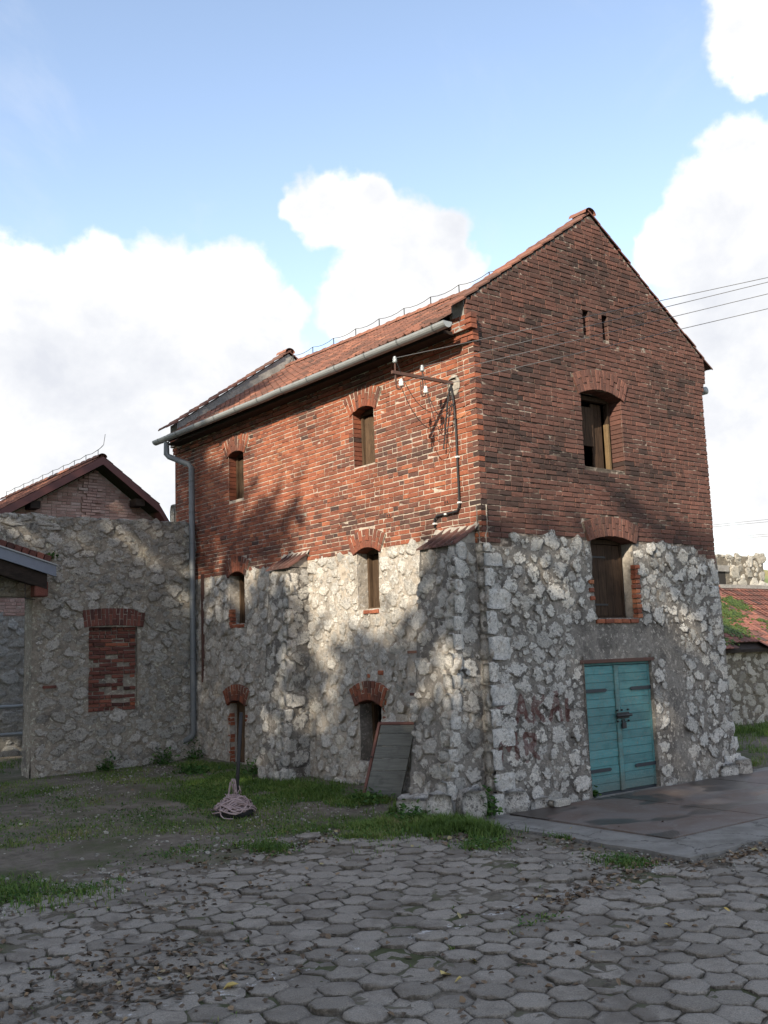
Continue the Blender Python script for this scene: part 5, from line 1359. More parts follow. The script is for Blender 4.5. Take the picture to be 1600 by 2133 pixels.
# ---- wall and rails seen through the gap
BK = thing('whitewashed_wall', (-4.2, 13.2, 0.2), 'whitewashed rubble wall with red brick top seen behind the gap at left', 'wall')
BF = Face((0, 13.0, 0), (1, 0, 0), (0, -1, 0))
def off_b(U, W): return (fbm(U*3, W*3, 4, 31) - .5)*.05 + (fbm(U*12, W*12, 3, 32) - .5)*.02
M_WW = m_stone('whitewashed_stone', [(0, (.42, .42, .40)), (1, (.62, .62, .60))], .3, (.42, .40, .36), edge0=.8, edge1=1.2, warm=.3)
M_WWM = m_rubble_mortar('whitewashed_mortar', .3, (.42, .40, .36))
BS = sheet(BF, np.arange(-6.0, -0.9, .07), np.arange(.0, 3.3, .07), None, [], off_b, M_WWM, 'stone_face', BK)
put_stones(BF, scatter_stones(-4.5, -1.0, .1, 3.25, lambda u, w_, s: False, rng, .17, .05, 1800), off_b, M_WW, BS, 40, seed=14)
bb = lay(BF, 3.3, range(0, 12), lambda k, wc: [(-5.2, -1.0)], [], lambda u, w_, r: float(np.clip(r.normal(.6, .2), 0, 1)), 77)
m = MB(); m.box((-6, 13.012, 3.25), (-.9, 13.3, 4.25)); BB = m.build('brick_top', M_MORT_P, BK); put_bricks(BF, bb, M_BRICKP, BB, {i for i, b_ in enumerate(bb) if b_[6] and -3 < b_[0] < -1.8})
for z, lb_ in ((1.30, 'upper of two grey pipe rails across the gap at left'), (0.70, 'lower of two grey pipe rails across the gap at left')):
    m = MB(); m.tube([(-7, 12.6, z), (-1.0, 12.6, z)], .045, 10); o = m.build('pipe_rail', M_ZINC, None, True); o['label'] = lb_; o['category'] = 'rail'; o['group'] = 'pipe rails behind the gap'

# ================================================================== GABLED HOUSE behind the wall
HO = thing('gabled_house', (0.1, 16, 0.2), 'pale brick house with red tiled gable roof behind the stone wall', 'house')
hx, hz, hy = 0.02, 7.26, 13.55; sL, sR = 0.60, 0.735
HF = Face((0, hy + .45, 0), (1, 0, 0), (0, -1, 0))
def under(x): return hz - .22 - np.where(x < hx, (hx - x)*sL, (x - hx)*sR)
m = MB(); yb = hy + .465
m.add([(-3.4, yb, 0), (2.6, yb, 0), (2.6, yb, float(under(2.6))), (hx, yb, float(under(hx))), (-3.4, yb, float(under(-3.4)))], [(0, 1, 2, 3, 4)])
m.add([(-3.4, yb, 0), (-3.4, yb + 7.5, 0), (-3.4, yb + 7.5, float(under(-3.4))), (-3.4, yb, float(under(-3.4)))], [(0, 1, 2, 3)])
m.add([(2.6, yb, 0), (2.6, yb + 7.5, 0), (2.6, yb + 7.5, float(under(2.6))), (2.6, yb, float(under(2.6)))], [(3, 2, 1, 0)])
HW = m.build('gable_wall', M_MORT_P, HO)
def span_h(k, wc):
    a = hx - (hz - .22 - wc - .03)/sL; b = hx + (hz - .22 - wc - .03)/sR
    return [(max(a, -3.3), min(b, 2.5))] if b - a > .1 else []
hb = lay(HF, 4.62, range(0, 34), span_h, [], lambda u, w_, r: float(np.clip(r.normal(.55, .22), 0, 1)), 88)
hb = [b_ if not (-.32 < b_[0] < .12) else (b_[0], b_[1], b_[2], b_[3], b_[4] + .05, b_[5], b_[6]) for b_ in hb]
hsel = [i for i, b_ in enumerate(hb) if b_[6] and b_[1] > 5.3][:280]
put_bricks(HF, hb, M_BRICKP, HW, set(hsel))
def house_roof(s, y0, y1):
    sl = sL if s == 0 else sR; run = 3.9 if s == 0 else 1.52
    sg = -1 if s == 0 else 1
    m = MB(); P = [(hx, y0, hz), (hx + sg*run, y0, hz - sl*run), (hx + sg*run, y1, hz - sl*run), (hx, y1, hz)]; P += [(a, b, c - .13) for a, b, c in P]
    m.add(P, [(0, 1, 2, 3), (7, 6, 5, 4), (0, 4, 5, 1), (1, 5, 6, 2), (2, 6, 7, 3), (3, 7, 4, 0)]); R0 = m.build('roof_slope', M_BEAM, HO)
    m = MB(); P = [(hx, y0 - .03, hz + .03), (hx + sg*run, y0 - .03, hz + .03 - sl*run), (hx + sg*run, y0 - .03, hz - .17 - sl*run), (hx, y0 - .03, hz - .17)]
    P += [(a, b + .028, c) for a, b, c in P]; m.add(P, [(0, 1, 2, 3), (7, 6, 5, 4), (0, 4, 5, 1), (1, 5, 6, 2), (2, 6, 7, 3), (3, 7, 4, 0)]); m.build('fascia', M_FASCIA, R0)
    if s == 1:      # steeper clipped end
        m = MB(); x0 = hx + run; z0 = hz - sl*run; P = [(x0, y0 - .03, z0 + .03), (x0 + .85, y0 - .03, z0 - 1.25), (x0 + .85, y0 - .03, z0 - 1.45), (x0, y0 - .03, z0 - .17)]
        P += [(a, y1, c) for a, b, c in P]; m.add(P, [(0, 1, 2, 3), (7, 6, 5, 4), (0, 4, 5, 1), (2, 6, 7, 3)]); m.build('fascia', M_FASCIA, R0)
    rest_ = MB(); n = int(run*math.hypot(1, sl)/.30); k = 0
    for i in range(n):
        xl = run - i*run/n
        for j in range(int((y1-y0)/.206)):
            y = y0 + .1 + j*.206; V, F = TV[int(rng.integers(6))]
            cs = 1/math.hypot(1, sl); X = Vector((sg*cs, 0, -sl*cs)); Yv = Vector((0, 1, 0)); Z = X.cross(Yv)
            if Z.z < 0: Z = -Z; Yv = -Yv
            q = Vector((hx + sg*(xl - .36*cs), y, hz - sl*(xl - .36*cs) + .02)); X2 = (X + Z*.04).normalized()
            M = Matrix(((X2.x, Yv.x, Z.x, q.x), (X2.y, Yv.y, Z.y, q.y), (X2.z, Yv.z, Z.z, q.z), (0, 0, 0, 1)))
            rest_.add(xf(M, V), F, (float(np.clip(rng.normal(.62, .16), 0, 1)), .5, 0, 1))
    rest_.build('roof_tiles', M_TILE, R0, kind='stuff')
    return R0
HR = house_roof(0, hy, hy + 8); house_roof(1, hy, hy + 8)
yy = hy
while yy < hy + 7.6: ridge_cap(yy, yy + .40, hz + .02, hx, M_TILE, HR, .12, .135); yy += .385
for y in np.linspace(hy + .3, hy + 7.5, 10): m = MB(); m.tube([(hx, y, hz + .1), (hx, y, hz + .27)], .010, 5); m.build('conductor_post', M_WIRE, HR)
m = MB(); m.tube([(hx + .08, hy + .05, hz + .62), (hx + .04, hy + .05, hz + .35), (hx, hy + .05, hz + .3), (hx, hy + .2, hz + .27)] + [(hx, y, hz + .26 - .03*(i % 2)) for i, y in enumerate(np.linspace(hy + .3, hy + 7.5, 19))], .008, 5); m.build('lightning_conductor', M_WIRE, HR)
# eave beam ends under the roof
for x in (-1.62, 1.05):
    m = MB(); m.box((x - .12, hy + .06, float(under(x)) - .16), (x + .12, hy + .5, float(under(x)) + .02)); m.build('purlin_end', M_BEAM, HO)

# ================================================================== LOW STONE OUTBUILDING on the right
OB = thing('stone_outbuilding', (15, 6.4, 0), 'low rubble stone shed with mossy red tile roof right of the warehouse', 'shed')
oy = 4.85; OF = Face((0, oy, 0), (1, 0, 0), (0, -1, 0)); ox0, ox1 = 8.5, 21.0
def off_o(U, W): return (fbm(U*2.5, W*2.5, 4, 51) - .5)*.07 + (fbm(U*11, W*11, 3, 52) - .5)*.03
OS = sheet(OF, np.arange(ox0, ox1, .08), np.arange(-.5, 2.25, .08), None, [], off_o, M_RM_B, 'stone_face', OB)
stO = scatter_stones(11.2, 16.5, -.1, 1.95, lambda u, w_, s: False, rng, .19, .05, 5000, asp=1.6, pack=.86)
put_stones(OF, stO, off_o, M_STONE_B, OS, 90, asp=1.6, seed=22, prot=None)
m = MB(); m.add([(ox0, oy+.02, -.3), (ox0, oy + 5.2, -.3), (ox0, oy + 5.2, 2.2), (ox0, oy + 2.6, 3.7), (ox0, oy+.02, 2.0)], [(4, 3, 2, 1, 0)]); m.build('side_wall', M_RM_B, OB)
oe, ors, oez = oy - .38, 0.60, 1.98
def om(y): return oez + ors*(y - oe)
ry = oe + 3.05
m = MB(); P = [(ox0, oe + .12, om(oe) - .0), (ox1, oe + .12, om(oe) - .0), (ox1, ry, om(ry) - .06), (ox0, ry, om(ry) - .06)]; P += [(a, b, c - .08) for a, b, c in P]
m.add(P, [(0, 1, 2, 3), (7, 6, 5, 4), (0, 4, 5, 1), (1, 5, 6, 2), (2, 6, 7, 3), (3, 7, 4, 0)]); OR = m.build('roof', M_BEAM, OB)
m = MB(); P = [(ox0, ry, om(ry) - .06), (ox1, ry, om(ry) - .06), (ox1, ry + 3, om(ry) - 1.9), (ox0, ry + 3, om(ry) - 1.9)]; m.add(P, [(0, 1, 2, 3)]); m.build('rear_slope', M_TILED, OR)
rest_ = MB(); cs = 1/math.hypot(1, ors); nrow = 12; st_ = (ry - oe)/nrow; cnt = 0
for i in range(nrow):
    yl = oe + i*st_
    for j in range(int((ox1-ox0)/.212)):
        x = ox0 + .1 + j*.212
        if i == 0 and 12.95 < x < 14.2 : continue                      # missing eave tiles
        Xv = Vector((0, -cs, -ors*cs)); Z = Vector((0, -ors*cs, cs)); Yv = Z.cross(Xv)
        q = Vector((x + rng.normal(0, .006), yl + .36*cs, om(yl) + .36*ors*cs + .015)); X2 = (Xv + Z*.10).normalized()
        M = Matrix(((X2.x, Yv.x, Z.x, q.x), (X2.y, Yv.y, Z.y, q.y), (X2.z, Yv.z, Z.z, q.z), (0, 0, 0, 1)))
        k = int(rng.integers(6)); t = int(np.clip(rng.normal(3.8, 1.6), 0, 7))
        if 11.5 < x < 16.5: link('roof_tile', tile_mesh(k, t, M_TILED, nm='roof_tile'), None, OR, M)
        else: V, F = TV[k]; rest_.add(xf(M, V), F, (t/7, .5, 0, 1))
rest_.build('roof_tiles', M_TILED, OR, kind='stuff')
m = MB(); m.box((ox0, ry - .16, om(ry) - .02), (ox1, ry + .14, om(ry) + .09)); m.build('ridge_mortar', M_CEMENT, OR)
x = 11.6
while x < 16.5:
    m = MB(); V = []; n = 8
    for (xx, rr) in ((x, .14), (x + .36, .14), (x + .361, .155), (x + .42, .155)):
        for i in range(n): a_ = math.pi*i/(n-1); V.append((xx, ry - .05 - rr*math.cos(a_), om(ry) + .0 + rr*.55*math.sin(a_)))
    m.add(V, [(k*n+i, k*n+i+1, (k+1)*n+i+1, (k+1)*n+i) for k in range(3) for i in range(n-1)], (.8, .5, 0, 1)); m.build('ridge_tile', M_TILE, OR); x += .42
# moss cushions
mm = MB(); r = np.random.default_rng(6)
for c_ in range(190):
    cx, cy = r.uniform(11.6, 16.4), r.uniform(oe + .3, ry - .25); rad = r.uniform(.08, .4)
    if fbm(np.array(cx*1.3), np.array(cy*1.6), 3, 8) < .43: continue
    for q in range(int(60*rad/.2)):
        a_, b_ = r.normal(0, rad*.7), r.normal(0, rad*.33); s_ = r.uniform(.015, .045)
        V, F = rock_vf(s_*1.3, s_*1.2, s_*.8, r, n=3, p=2.0); mm.add(V + np.array([cx + a_, cy + b_, om(cy + b_) + .045]), F, (r.random(), .5, 0, 1))
mm.build('moss', M_MOSS, OR, True, kind='stuff')

# stone stump of an upper wall behind the shed
SC = thing('stone_tower_stump', (15.8, 7.9, 3.6), 'pale stone wall block with a dark slot behind the mossy shed roof', 'wall')
SF = Face((0, 7.75, 0), (1, 0, 0), (0, -1, 0)); sx0, sx1 = 16.2, 19.75
def off_s(U, W): return (fbm(U*2.5, W*2.5, 4, 61) - .5)*.08
m = MB(); m.box((sx0, 7.81, 2.5), (sx1 - .02, 9.2, 4.72)); m.build('core', M_RM_B, SC)
SS = sheet(SF, np.arange(sx0, sx1, .06), np.arange(2.6, 4.82, .06), None, [(17.05, 17.62, 3.75, 4.33)], off_s, M_RM_B, 'stone_face', SC)
m = MB(); m.box((17.06, 7.755, 3.76), (17.61, 7.80, 4.32)); m.build('slot', M_DARK, SC)  # near-black block paints the shade inside the slot
m = MB(); m.box((16.9, 7.70, 4.33), (17.75, 7.8, 4.52)); m.build('slot_lintel', M_CEMENT, SC)
put_stones(SF, scatter_stones(sx0+.1, sx1 - .1, 3.4, 4.8, lambda u, w_, s: 16.85 - s < u < 17.75 + s and w_ > 3.7 - s, rng, .2, .05, 1800, asp=1.5, pack=.86), off_s, M_STONE_B, SS, 60, asp=1.5, seed=24)
r = np.random.default_rng(15)
for i in range(9): rock('cap_stone', (sx0 + .2 + i*.39, 7.95, 4.80 + r.normal(0, .02)), (.21, .22, .07), M_STONE_B, SS, r, t=r.uniform(.1, .5), p=3.0)

# ---- far hill, field and cables on the right
hx_ = np.linspace(60, 420, 40); hy_ = np.linspace(60, 400, 40); HX, HY = np.meshgrid(hx_, hy_, indexing='ij')
HZ = -2 + 26*np.exp(-(((HX-260)/110)**2 + ((HY-190)/80)**2)) + fbm(HX*.02, HY*.02, 4, 2)*5
n = 40; I = np.arange(1600).reshape(40, 40); m = MB(); m.add(np.stack([HX, HY, HZ], -1).reshape(-1, 3), np.stack([I[:-1, :-1], I[1:, :-1], I[1:, 1:], I[:-1, 1:]], -1).reshape(-1, 4))
def b_field(nt, pos):
    n = nt.noise(pos, .03, 5, .6); c = nt.ramp(n, [(.35, (.11, .14, .045)), (.5, (.19, .20, .07)), (.6, (.26, .19, .07))]); return {'Base Color': c, 'Roughness': 1.0}
m.build('hill', material('autumn_field', b_field), None, True, kind='structure')
LBF = ['highest faint distant cable right of the brick wall', 'second faint distant cable, just under the highest one', 'third faint distant cable right of the brick wall', 'fourth faint distant cable, just under the third one', 'lowest and thinnest faint distant cable at right']
for i, (pa, pb) in enumerate((((1480, 1094), (1640, 1078)), ((1480, 1098), (1640, 1083)), ((1480, 1122), (1640, 1109)), ((1480, 1126), (1640, 1114)), ((1480, 1147), (1640, 1137)))):
    P = []
    for (x, y), dd in ((pa, 60.0), (pb, 56.0)):
        P.append(Vector(CAM) + (fw + rt*((x-800)/2100.44) - up*((y-1066.5)/2100.44))*dd)
    dv = P[1] - P[0]; m = MB(); m.tube([P[0] - dv*2, P[0], P[1], P[1] + dv*6], .011 if i < 4 else .008, 5); o = m.build('distant_cable', M_WIRE); o['label'] = LBF[i]; o['category'] = 'cable'; o['group'] = 'distant cables'

# ================================================================== LOOSE THINGS IN THE YARD
# iron pole in a bundle of twine
px_, py_ = -2.62, 2.48; gz_ = float(ground_z(px_, py_))
TB = thing('twine_bundle', (px_, py_, gz_), 'heap of pinkish twine wound round an old tyre on the grass', 'twine')
m = MB(); V = []; n1, n2 = 22, 10
for i in range(n1):
    for j in range(n2):
        a, b = 2*math.pi*i/n1, 2*math.pi*j/n2; V.append((px_ + (.18 + .09*math.cos(b))*math.cos(a), py_ + (.18 + .09*math.cos(b))*math.sin(a), gz_ + .05 + .07*math.sin(b)))
m.add(V, [(i*n2+j, ((i+1) % n1)*n2+j, ((i+1) % n1)*n2+(j+1) % n2, i*n2+(j+1) % n2) for i in range(n1) for j in range(n2)]); m.build('tyre', M_TYRE, TB, True)
r = np.random.default_rng(2)
for k in range(190):
    m = MB(); a0 = r.uniform(0, 6.28); a1 = a0 + r.uniform(.6, 3.0)*r.choice([-1, 1]); rad = r.uniform(.02, .25); h = r.uniform(.12, .26); ph = r.uniform(0, 6)
    p = []
    for t in np.linspace(0, 1, 9):
        a = a0 + (a1-a0)*t; q = rad*(.8 + .35*math.sin(3*t + ph)) + .04 + (.16*t*t if k % 22 == 0 else 0)
        zz = gz_ + .02 + h*(1 - (q/.36)**2) + .03*math.sin(9*t + ph)*math.cos(ph)
        p.append((px_ + q*math.cos(a), py_ + q*math.sin(a), max(gz_ + .02, zz)))
    m.tube(p, r.uniform(.005, .011), 5, caps=False); m.build('twine_strand', M_TWINE, TB, True)
for k in range(7):
    m = MB(); a = r.uniform(0, 6.28); p = [(px_ + .02*math.cos(a) + .1*t*math.cos(a+k), py_ + .1*t*math.sin(a+k), gz_ + .42 + .08*math.sin(t*5+k) - .12*t*t) for t in np.linspace(0, 1.2, 9)]
    m.tube(p, .007, 5); m.build('twine_loop', M_TWINE, TB, True)
m = MB(); m.tube([(px_ + .03, py_, gz_ + .02), (px_ + .06, py_ - .02, gz_ + .6), (px_ + .11, py_ - .05, gz_ + 1.40)], .026, 8); o = m.build('iron_pole', M_BLACK, None, True)
o['label'] = 'thin black iron pole standing upright in the twine heap'; o['category'] = 'pole'

# board panel leaning beside the near buttress
BP = thing('board_panel', (-0.35, 1.7, 0.05), 'grey plank panel with rusty frame leaning beside the near buttress', 'panel')
O = Vector((-0.62, 2.20, 0.04)); ax = Vector((0.42, -0.80, 0)).normalized(); upv = (Vector((0.30, -0.10, 1.16))).normalized(); nv = ax.cross(upv).normalized()
upv2 = upv
def pbox(name, u0, u1, v0, v1, n0, n1, mat, t=.5):
    m = MB(); M = Matrix(((ax.x, nv.x, upv2.x, O.x), (ax.y, nv.y, upv2.y, O.y), (ax.z, nv.z, upv2.z, O.z), (0, 0, 0, 1)))
    m.box((u0, n0, v0), (u1, n1, v1), M, (t, .5, 0, 1), bev=.004); m.build(name, mat, BP)
hs_ = [0, .42, .60, .78, .97, 1.10]
for i in range(5): pbox('plank', .05 + rng.normal(0, .004), .62, hs_[i] + .003, hs_[i+1] - .003, -.018 + rng.normal(0, .004), .012, M_BOARD, .35 + .4*rng.random())
pbox('frame_stile', 0, .042, -.02, 1.14, -.02, .022, M_REDRUST); pbox('frame_rail', .044, .62, 1.10, 1.142, -.02, .022, M_REDRUST)
pbox('frame_bolt', .008, .034, .60, .63, .022, .034, M_BLACK)

# loose block by the door
r = np.random.default_rng(5); o = rock('loose_block', (0.93, -0.30, apron_z(-.3) + .075), (.17, .07, .05), M_STONE_B, None, r, t=.85, g=0.0, rot=-.1, p=7.0)
o['label'] = 'pale broken block lying on the apron at the wall foot left of the door'; o['category'] = 'block'

# ------------------------------------------------------------------ vegetation
def blades(P, H, r, wid=0.006, lean=0.5):
    n = len(P); a = r.uniform(0, 2*np.pi, n); d = np.c_[np.cos(a), np.sin(a), np.zeros(n)]
    s = np.c_[-np.sin(a), np.cos(a), np.zeros(n)]*wid*r.uniform(.6, 1.4, (n, 1)); L = r.uniform(.1, lean, (n, 1))*H[:, None]
    z = np.array([0, 0, 1.])
    b0 = P - s; b1 = P + s; m0 = P + d*L*.35 + z*H[:, None]*.6 - s*.75; m1 = m0 + s*1.5; t = P + d*L*1.1 + z*H[:, None]
    V = np.stack([b0, b1, m1, m0, t], 1).reshape(-1, 3); k = np.arange(n)[:, None]*5
    Q = k + np.array([[0, 1, 2, 3]]); T = k + np.array([[3, 2, 4]])
    C = np.repeat(np.c_[np.clip(r.normal(.45, .22, n) + (fbm(P[:, 0]*1.5, P[:, 1]*1.5, 3, 2) - .5)*1.3, 0, 1), np.zeros(n), np.zeros(n), np.ones(n)], 5, 0)
    return V, Q, T, C
PATCH = [  # x, y, rx, ry, rot, blades, height
 (-0.75, 3.0, .75, 2.2, .12, 6500, .10), (-0.95, 0.9, .55, 1.3, .05, 5000, .11), (-1.15, -0.55, .42, .55, .2, 4200, .13), (-1.9, 0.35, .9, .6, .6, 3200, .08), (-0.45, 6.6, .5, 1.6, 0, 3000, .08), (-1.3, 5.2, .9, 1.6, 0, 4200, .08),
 (-2.2, 3.6, 1.0, 1.3, .2, 4500, .07), (-3.3, 3.0, .8, 1.3, 0, 1700, .06), (-2.9, 1.2, .7, .6, 0, 1500, .06), (-3.4, .35, .35, .35, 0, 900, .09), (-6.3, .6, .6, 1.0, .3, 2600, .08), (-5.0, 3.6, .9, 1.2, 0, 1500, .06), (-4.3, 1.0, .8, .6, 0, 900, .05),
 (-0.62, -1.95, .1, .35, 0, 500, .08), (-1.5, -1.4, .35, .3, 0, 500, .05), (-3.9, 5.6, .9, 1.6, 0, 900, .05), (-4.2, 10.6, 1.6, 1.6, 0, 3500, .10), (-5.6, .1, .3, .25, 0, 300, .06), (7.2, 2.0, 1.6, 1.4, 0, 3500, .12), (10.5, 3.6, 3.5, 1.0, 0, 6000, .14), (6.2, .5, .55, .5, 0, 1500, .12), (-3.3, -3.9, .25, .08, .2, 260, .04), (-1.1, -3.0, .25, .35, 0, 420, .06)]
r = np.random.default_rng(77); VV = []; HH = []
for (x, y, rx, ry_, rot, n, h) in PATCH:
    n = int(n*(1.9 if x > -2.5 else 1.2)); q = r.normal(0, .5, (n, 2))*np.array([rx, ry_]); c, s = math.cos(rot), math.sin(rot)
    X = x + q[:, 0]*c - q[:, 1]*s; Y = y + q[:, 0]*s + q[:, 1]*c
    k = fbm(X*2.2, Y*2.2, 4, 3) > .36 + .22*r.random(n); X, Y = X[k], Y[k]
    ok = ~((X > -.02) & (X < 5.6) & (Y > -.05) & (Y < 9.6)) & ~((X > APR[0] - .03) & (X < APR[1]) & (Y > APR[2] - .02) & (Y < .1)) & ~((Y > 8.5) & (Y < 9.1) & (X > XE))
    X, Y = X[ok], Y[ok]; VV.append(np.c_[X, Y, ground_z(X, Y) - .012 + np.where((X > -1) & (X < .2) & (Y > .3), .02, 0)]); HH.append(h*r.uniform(.35, 1.15, len(X))*(.6 + .8*fbm(X*4, Y*4, 2, 1)))
# thin scatter over the trodden earth on the left
X = r.uniform(-7.5, -.2, 60000); Y = r.uniform(-.6, 8.4, 60000); k = (fbm(X*1.1, Y*1.1, 4, 21) > .43 + .2*r.random(60000)) & ~in_poly(X, Y, PAVE); X, Y = X[k], Y[k]
VV.append(np.c_[X, Y, ground_z(X, Y) - .01]); HH.append(r.uniform(.02, .07, len(X)))
# tufts in the joints of the paving
jx = r.uniform(-7.5, 1.5, 9000); jy = r.uniform(-7, .2, 9000); k = in_poly(jx, jy, PAVE) & (fbm(jx*1.7, jy*1.7, 3, 6) > .56)
cx_ = np.array(cells); keep = []
for a, b in zip(jx[k], jy[k]): keep.append(((cx_[:, 0]-a)**2 + (cx_[:, 1]-b)**2).min() > .164**2)
keep = np.array(keep); jx, jy = jx[k][keep], jy[k][keep]
for _ in range(4):
    VV.append(np.c_[jx + r.normal(0, .02, len(jx)), jy + r.normal(0, .02, len(jx)), ground_z(jx, jy) - .02]); HH.append(r.uniform(.02, .055, len(jx)))
V, Q, T, C = blades(np.concatenate(VV), np.concatenate(HH)*1.0, r, .0055, 1.1)
m = MB(); m.v = [V]; m.c = [C]; m.f = [Q, T]; m.n = len(V)
GP = np.concatenate(VV[:len(PATCH)]); k = r.random(len(GP)) < .30; LPs = GP[k] + np.c_[r.normal(0, .05, (k.sum(), 2)), r.uniform(.01, .05, k.sum())]
LV, LQ = None, None
LEAFY = LPs
g = m.build('grass', M_GRASS); g['kind'] = 'stuff'; g['label'] = 'short green grass growing between the paving and the walls'

def leaf_vf(n, r, size, c, up_=0.0):
    """n folded leaves at centres c"""
    a = r.uniform(0, 2*np.pi, n); tilt = r.normal(0, .35, n) + up_
    d = np.c_[np.cos(a)*np.cos(tilt), np.sin(a)*np.cos(tilt), np.sin(tilt)]; s = np.c_[-np.sin(a), np.cos(a), r.normal(0, .25, n)]
    L = size*r.uniform(.6, 1.3, (n, 1)); Wd = L*r.uniform(.3, .5, (n, 1)); nz = np.array([0, 0, 1.])*L*r.uniform(.02, .22, (n, 1))
    P = [c - d*L*.5, c - d*L*.1 + s*Wd + nz, c + d*L*.25 + s*Wd*.75 + nz*1.3, c + d*L*.55, c + d*L*.25 - s*Wd*.75 + nz*1.3, c - d*L*.1 - s*Wd + nz]
    V = np.stack(P, 1).reshape(-1, 3); k = np.arange(n)[:, None]*6
    return V, np.concatenate([k + np.array([[0, 1, 2, 3]]), k + np.array([[0, 3, 4, 5]])])
LV, LQ = leaf_vf(len(LEAFY), r, .034, LEAFY, .3); m = MB(); m.add(LV, LQ, np.repeat(np.c_[r.random(len(LEAFY)), np.zeros((len(LEAFY), 2)), np.ones(len(LEAFY))], 6, 0)); o = m.build('ground_weeds', M_WEED); o['kind'] = 'stuff'; o['label'] = 'small clover-like leaves growing among the grass'
# pebbles and clods on the earth
r = np.random.default_rng(41); mm = MB(); PX_ = np.concatenate([r.uniform(-7.3, -.3, 2600), r.uniform(-1.9, 1.2, 500)]); PY_ = np.concatenate([r.uniform(-.5, 8.4, 2600), r.uniform(-4.2, -1.2, 500)])
k = (fbm(PX_*1.2, PY_*1.2, 3, 33) > .45) & ~((PX_ > APR[0] - .05) & (PY_ > APR[2]) & (PY_ < .1)) & (PX_ < 1.3)
BASE, BF_ = rock_vf(1, 1, .7, r, n=3, p=2.4)
for x, y in zip(PX_[k], PY_[k]):
    q = r.uniform(.006, .02)*(2.0 if r.random() < .06 else 1); mm.add((BASE*(1 + r.normal(0, .12, BASE.shape)))*q + np.array([x, y, float(ground_z(x, y)) + .008]), BF_, (r.uniform(.2, 1), r.uniform(.2, .7), 0, 1))
o = mm.build('pebbles', M_STONE_B, None, True); o['kind'] = 'stuff'; o['label'] = 'small pale pebbles and clods strewn over the bare earth'
# fallen leaves
r = np.random.default_rng(31); C_ = []
def drift(x, y, rx, ry_, n):
    n = int(n*.5); q = r.normal(0, .5, (n, 2)); C_.append(np.c_[x + q[:, 0]*rx, y + q[:, 1]*ry_])
for a in ((-6.35, -2.6, 1.1, .9, 620), (-6.9, -3.0, .7, .7, 260), (-5.9, -3.1, .8, .5, 230), (-2.4, -3.55, 1.0, .25, 240), (-1.1, -3.3, .9, .35, 330), (.3, -3.75, 1.2, .14, 380), (1.6, -3.7, 1.2, .12, 300), (-5.2, -1.0, 1.6, .8, 260), (-4.2, .3, 1.4, .5, 240), (-2.9, .2, 1.0, .35, 180), (-0.9, -2.2, .3, .9, 160), (-3.6, -4.6, 1.6, .6, 160), (-1.6, -.9, .6, .4, 110), (-3.5, 4.5, 1.6, 2.2, 160)): drift(*a)
C_.append(np.c_[r.uniform(-7.5, 1, 420), r.uniform(-6.5, 1, 420)])
P = np.concatenate(C_); ok = ~((P[:, 0] > APR[0]) & (P[:, 1] > APR[2] + .0) & (r.random(len(P)) < .93)); P = P[ok]
P3 = np.c_[P, ground_z(P[:, 0], P[:, 1]) + .008]; ia = (P[:, 0] > APR[0]) & (P[:, 1] > APR[2]); P3[ia, 2] = apron_z(P[ia, 1]) + .03
V, Q = leaf_vf(len(P3), r, .055, P3); m = MB(); m.add(V, Q, np.repeat(np.c_[np.clip(r.normal(.45, .25, len(P3)), 0, 1), np.zeros((len(P3), 2)), np.ones(len(P3))], 6, 0))
o = m.build('fallen_leaves', M_DRY); o['kind'] = 'stuff'; o['label'] = 'dry brown fallen leaves scattered over the paving'
YL = [(-4.72, -4.33, 'pale yellow leaf lying on the paving near the bottom centre'), (-4.36, -4.24, 'bright yellow leaf on the paving, right of two others near the bottom centre'), (-4.74, -4.48, 'whitish leaf just below a yellow one near the bottom centre'), (-2.62, -4.72, 'yellow-green leaf on the paving in the right foreground'), (-1.9, -4.8, 'pale green leaf on the paving towards the right edge'), (-1.3, -5.0, 'orange leaf on the paving at the far right foreground'), (-6.0, -3.45, 'yellow leaf beside the brown leaf drift at lower left')]
for (x, y, lb_) in YL:
    V, Q = leaf_vf(1, r, .10, np.array([[x, y, float(ground_z(x, y)) + .012]])); m = MB(); m.add(V, Q, (r.random(), 0, 0, 1)); o = m.build('fallen_leaf', M_YELLOW)
    o['label'] = lb_; o['category'] = 'leaf'; o['group'] = 'yellow fallen leaves'
# weeds at the wall feet
def weed(x, y, h, n, spread, label, z0=None):
    z = float(ground_z(x, y)) if z0 is None else z0
    t = thing('weed', (x, y, z), label, 'weed', 'weeds at the wall feet')
    r = np.random.default_rng(int(abs(x*97 + y*31)*10) + 3); m = MB()
    for i in range(9):
        a = r.uniform(0, 6.28); q = spread*r.uniform(.2, .9); m.tube([(x, y, z - .02), (x + q*.4*math.cos(a), y + q*.4*math.sin(a), z + h*.5), (x + q*math.cos(a), y + q*math.sin(a), z + h*r.uniform(.6, 1))], .003, 4)
    m.build('stem', M_WEED, t)
    c = np.c_[x + r.normal(0, spread*.5, n), y + r.normal(0, spread*.5, n), z + np.abs(r.normal(0, .5, n))*h]
    V, Q = leaf_vf(n, r, .062, c, .25); m = MB(); m.add(V, Q, np.repeat(np.c_[r.random(n), np.zeros((n, 2)), np.ones(n)], 6, 0)); m.build('foliage', M_WEED, t)
weed(-0.30, -0.16, .34, 150, .16, 'leafy green weed at the near corner of the stone base')
weed(-0.42, 5.55, .26, 260, .30, 'broad green weed clump at the foot of the far buttress')
weed(-0.25, 8.25, .30, 160, .2, 'green weed right of the downpipe outlet')
weed(-0.85, 8.4, .26, 150, .22, 'green weed at the yard wall just left of the downpipe')
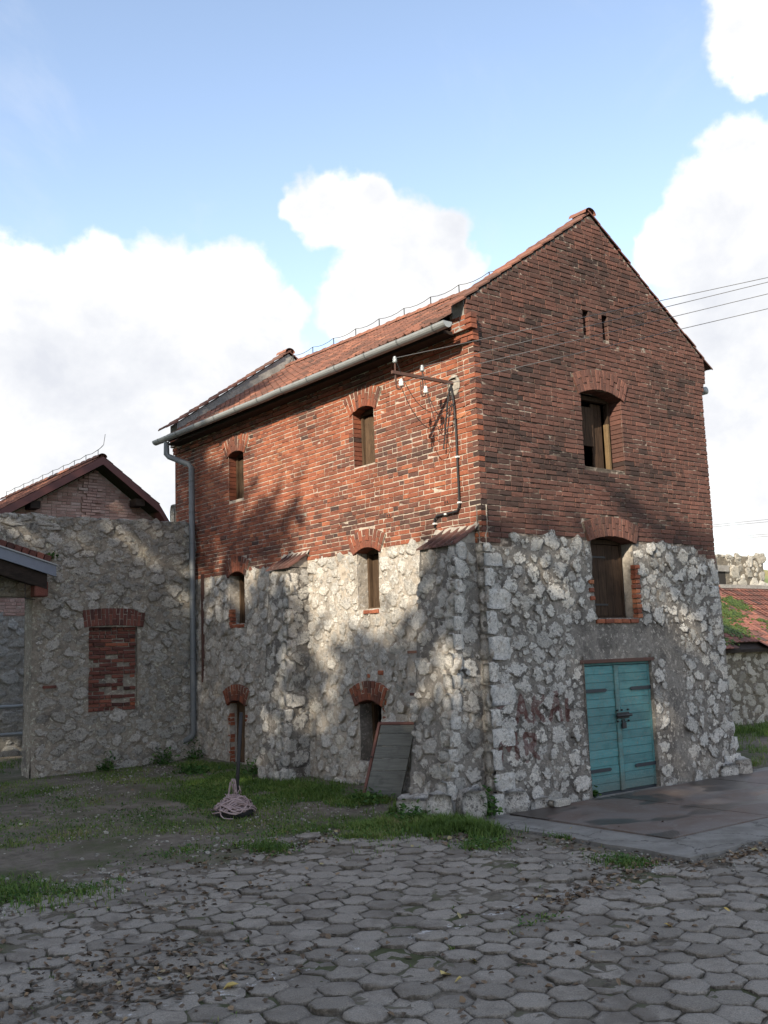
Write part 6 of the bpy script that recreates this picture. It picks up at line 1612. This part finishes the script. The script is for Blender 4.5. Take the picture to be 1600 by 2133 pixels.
weed(-2.0, 8.42, .22, 130, .2, 'small dark weed at the yard wall below the bricked-up window')
weed(-1.2, 0.35, .16, 260, .3, 'low weed clump in the grass before the near buttress boulders')
weed(-0.75, 1.9, .16, 240, .3, 'low weed clump in front of the leaning plank panel')
weed(-1.1, 6.7, .16, 240, .35, 'low weed clump in the grass left of the iron pole')
weed(1.96, -0.06, .10, 40, .06, 'tiny weed at the left foot of the teal door', apron_z(-.06) + .02)
weed(-3.05, 8.5, .12, 40, .1, 'tuft of yellowish moss by the canopy corner on the yard wall', 4.15)

# ------------------------------------------------------------------ trees beyond the left edge: they shade the yard
def tree(x, y, h, rad, base, n, seed):
    z = float(ground_z(max(x, -12), y)); r = np.random.default_rng(seed)
    t = thing('shade_tree', (x, y, z), 'leafy tree beside the yard, outside the picture', 'tree', 'trees shading the yard')
    m = MB(); top = Vector((x + r.normal(0, .3), y + r.normal(0, .3), z + h*.8)); m.tube([(x, y, z - .2), (x + .05, y, z + h*.3), tuple(top)], [.32, .24, .06], 9); m.build('trunk', M_BARK, t, True)
    m = MB()
    for i in range(12):
        a = r.uniform(0, 6.28); z0 = r.uniform(.2, .7)*h; e = Vector((math.cos(a)*rad*.8, math.sin(a)*rad*.8, r.uniform(.5, 2.0))); s0 = Vector((x, y, z + z0))
        m.tube([tuple(s0), tuple(s0 + e*.5 + Vector((0, 0, .2))), tuple(s0 + e)], [.07, .045, .015], 6)
    m.build('limbs', M_BARK, t, True)
    nc = 120; cz_ = z + base + (h - base)/2; hh = (h - base)/2
    d = r.normal(0, 1, (nc, 3)); d /= np.linalg.norm(d, axis=1)[:, None]; d *= r.random((nc, 1))**.42
    cc = np.c_[x + d[:, 0]*rad, y + d[:, 1]*rad, cz_ + d[:, 2]*hh]
    k = r.integers(0, nc, n); c = cc[k] + r.normal(0, .42, (n, 3))*np.array([1.1, 1.1, .8])
    V, Q = leaf_vf(n, r, .40, c); m = MB(); m.add(V, Q, np.repeat(np.c_[r.random(n), np.zeros((n, 2)), np.ones(n)], 6, 0)); m.build('crown', M_TREE, t)
for a in TREES: tree(*a)
bpy.context.view_layer.update()
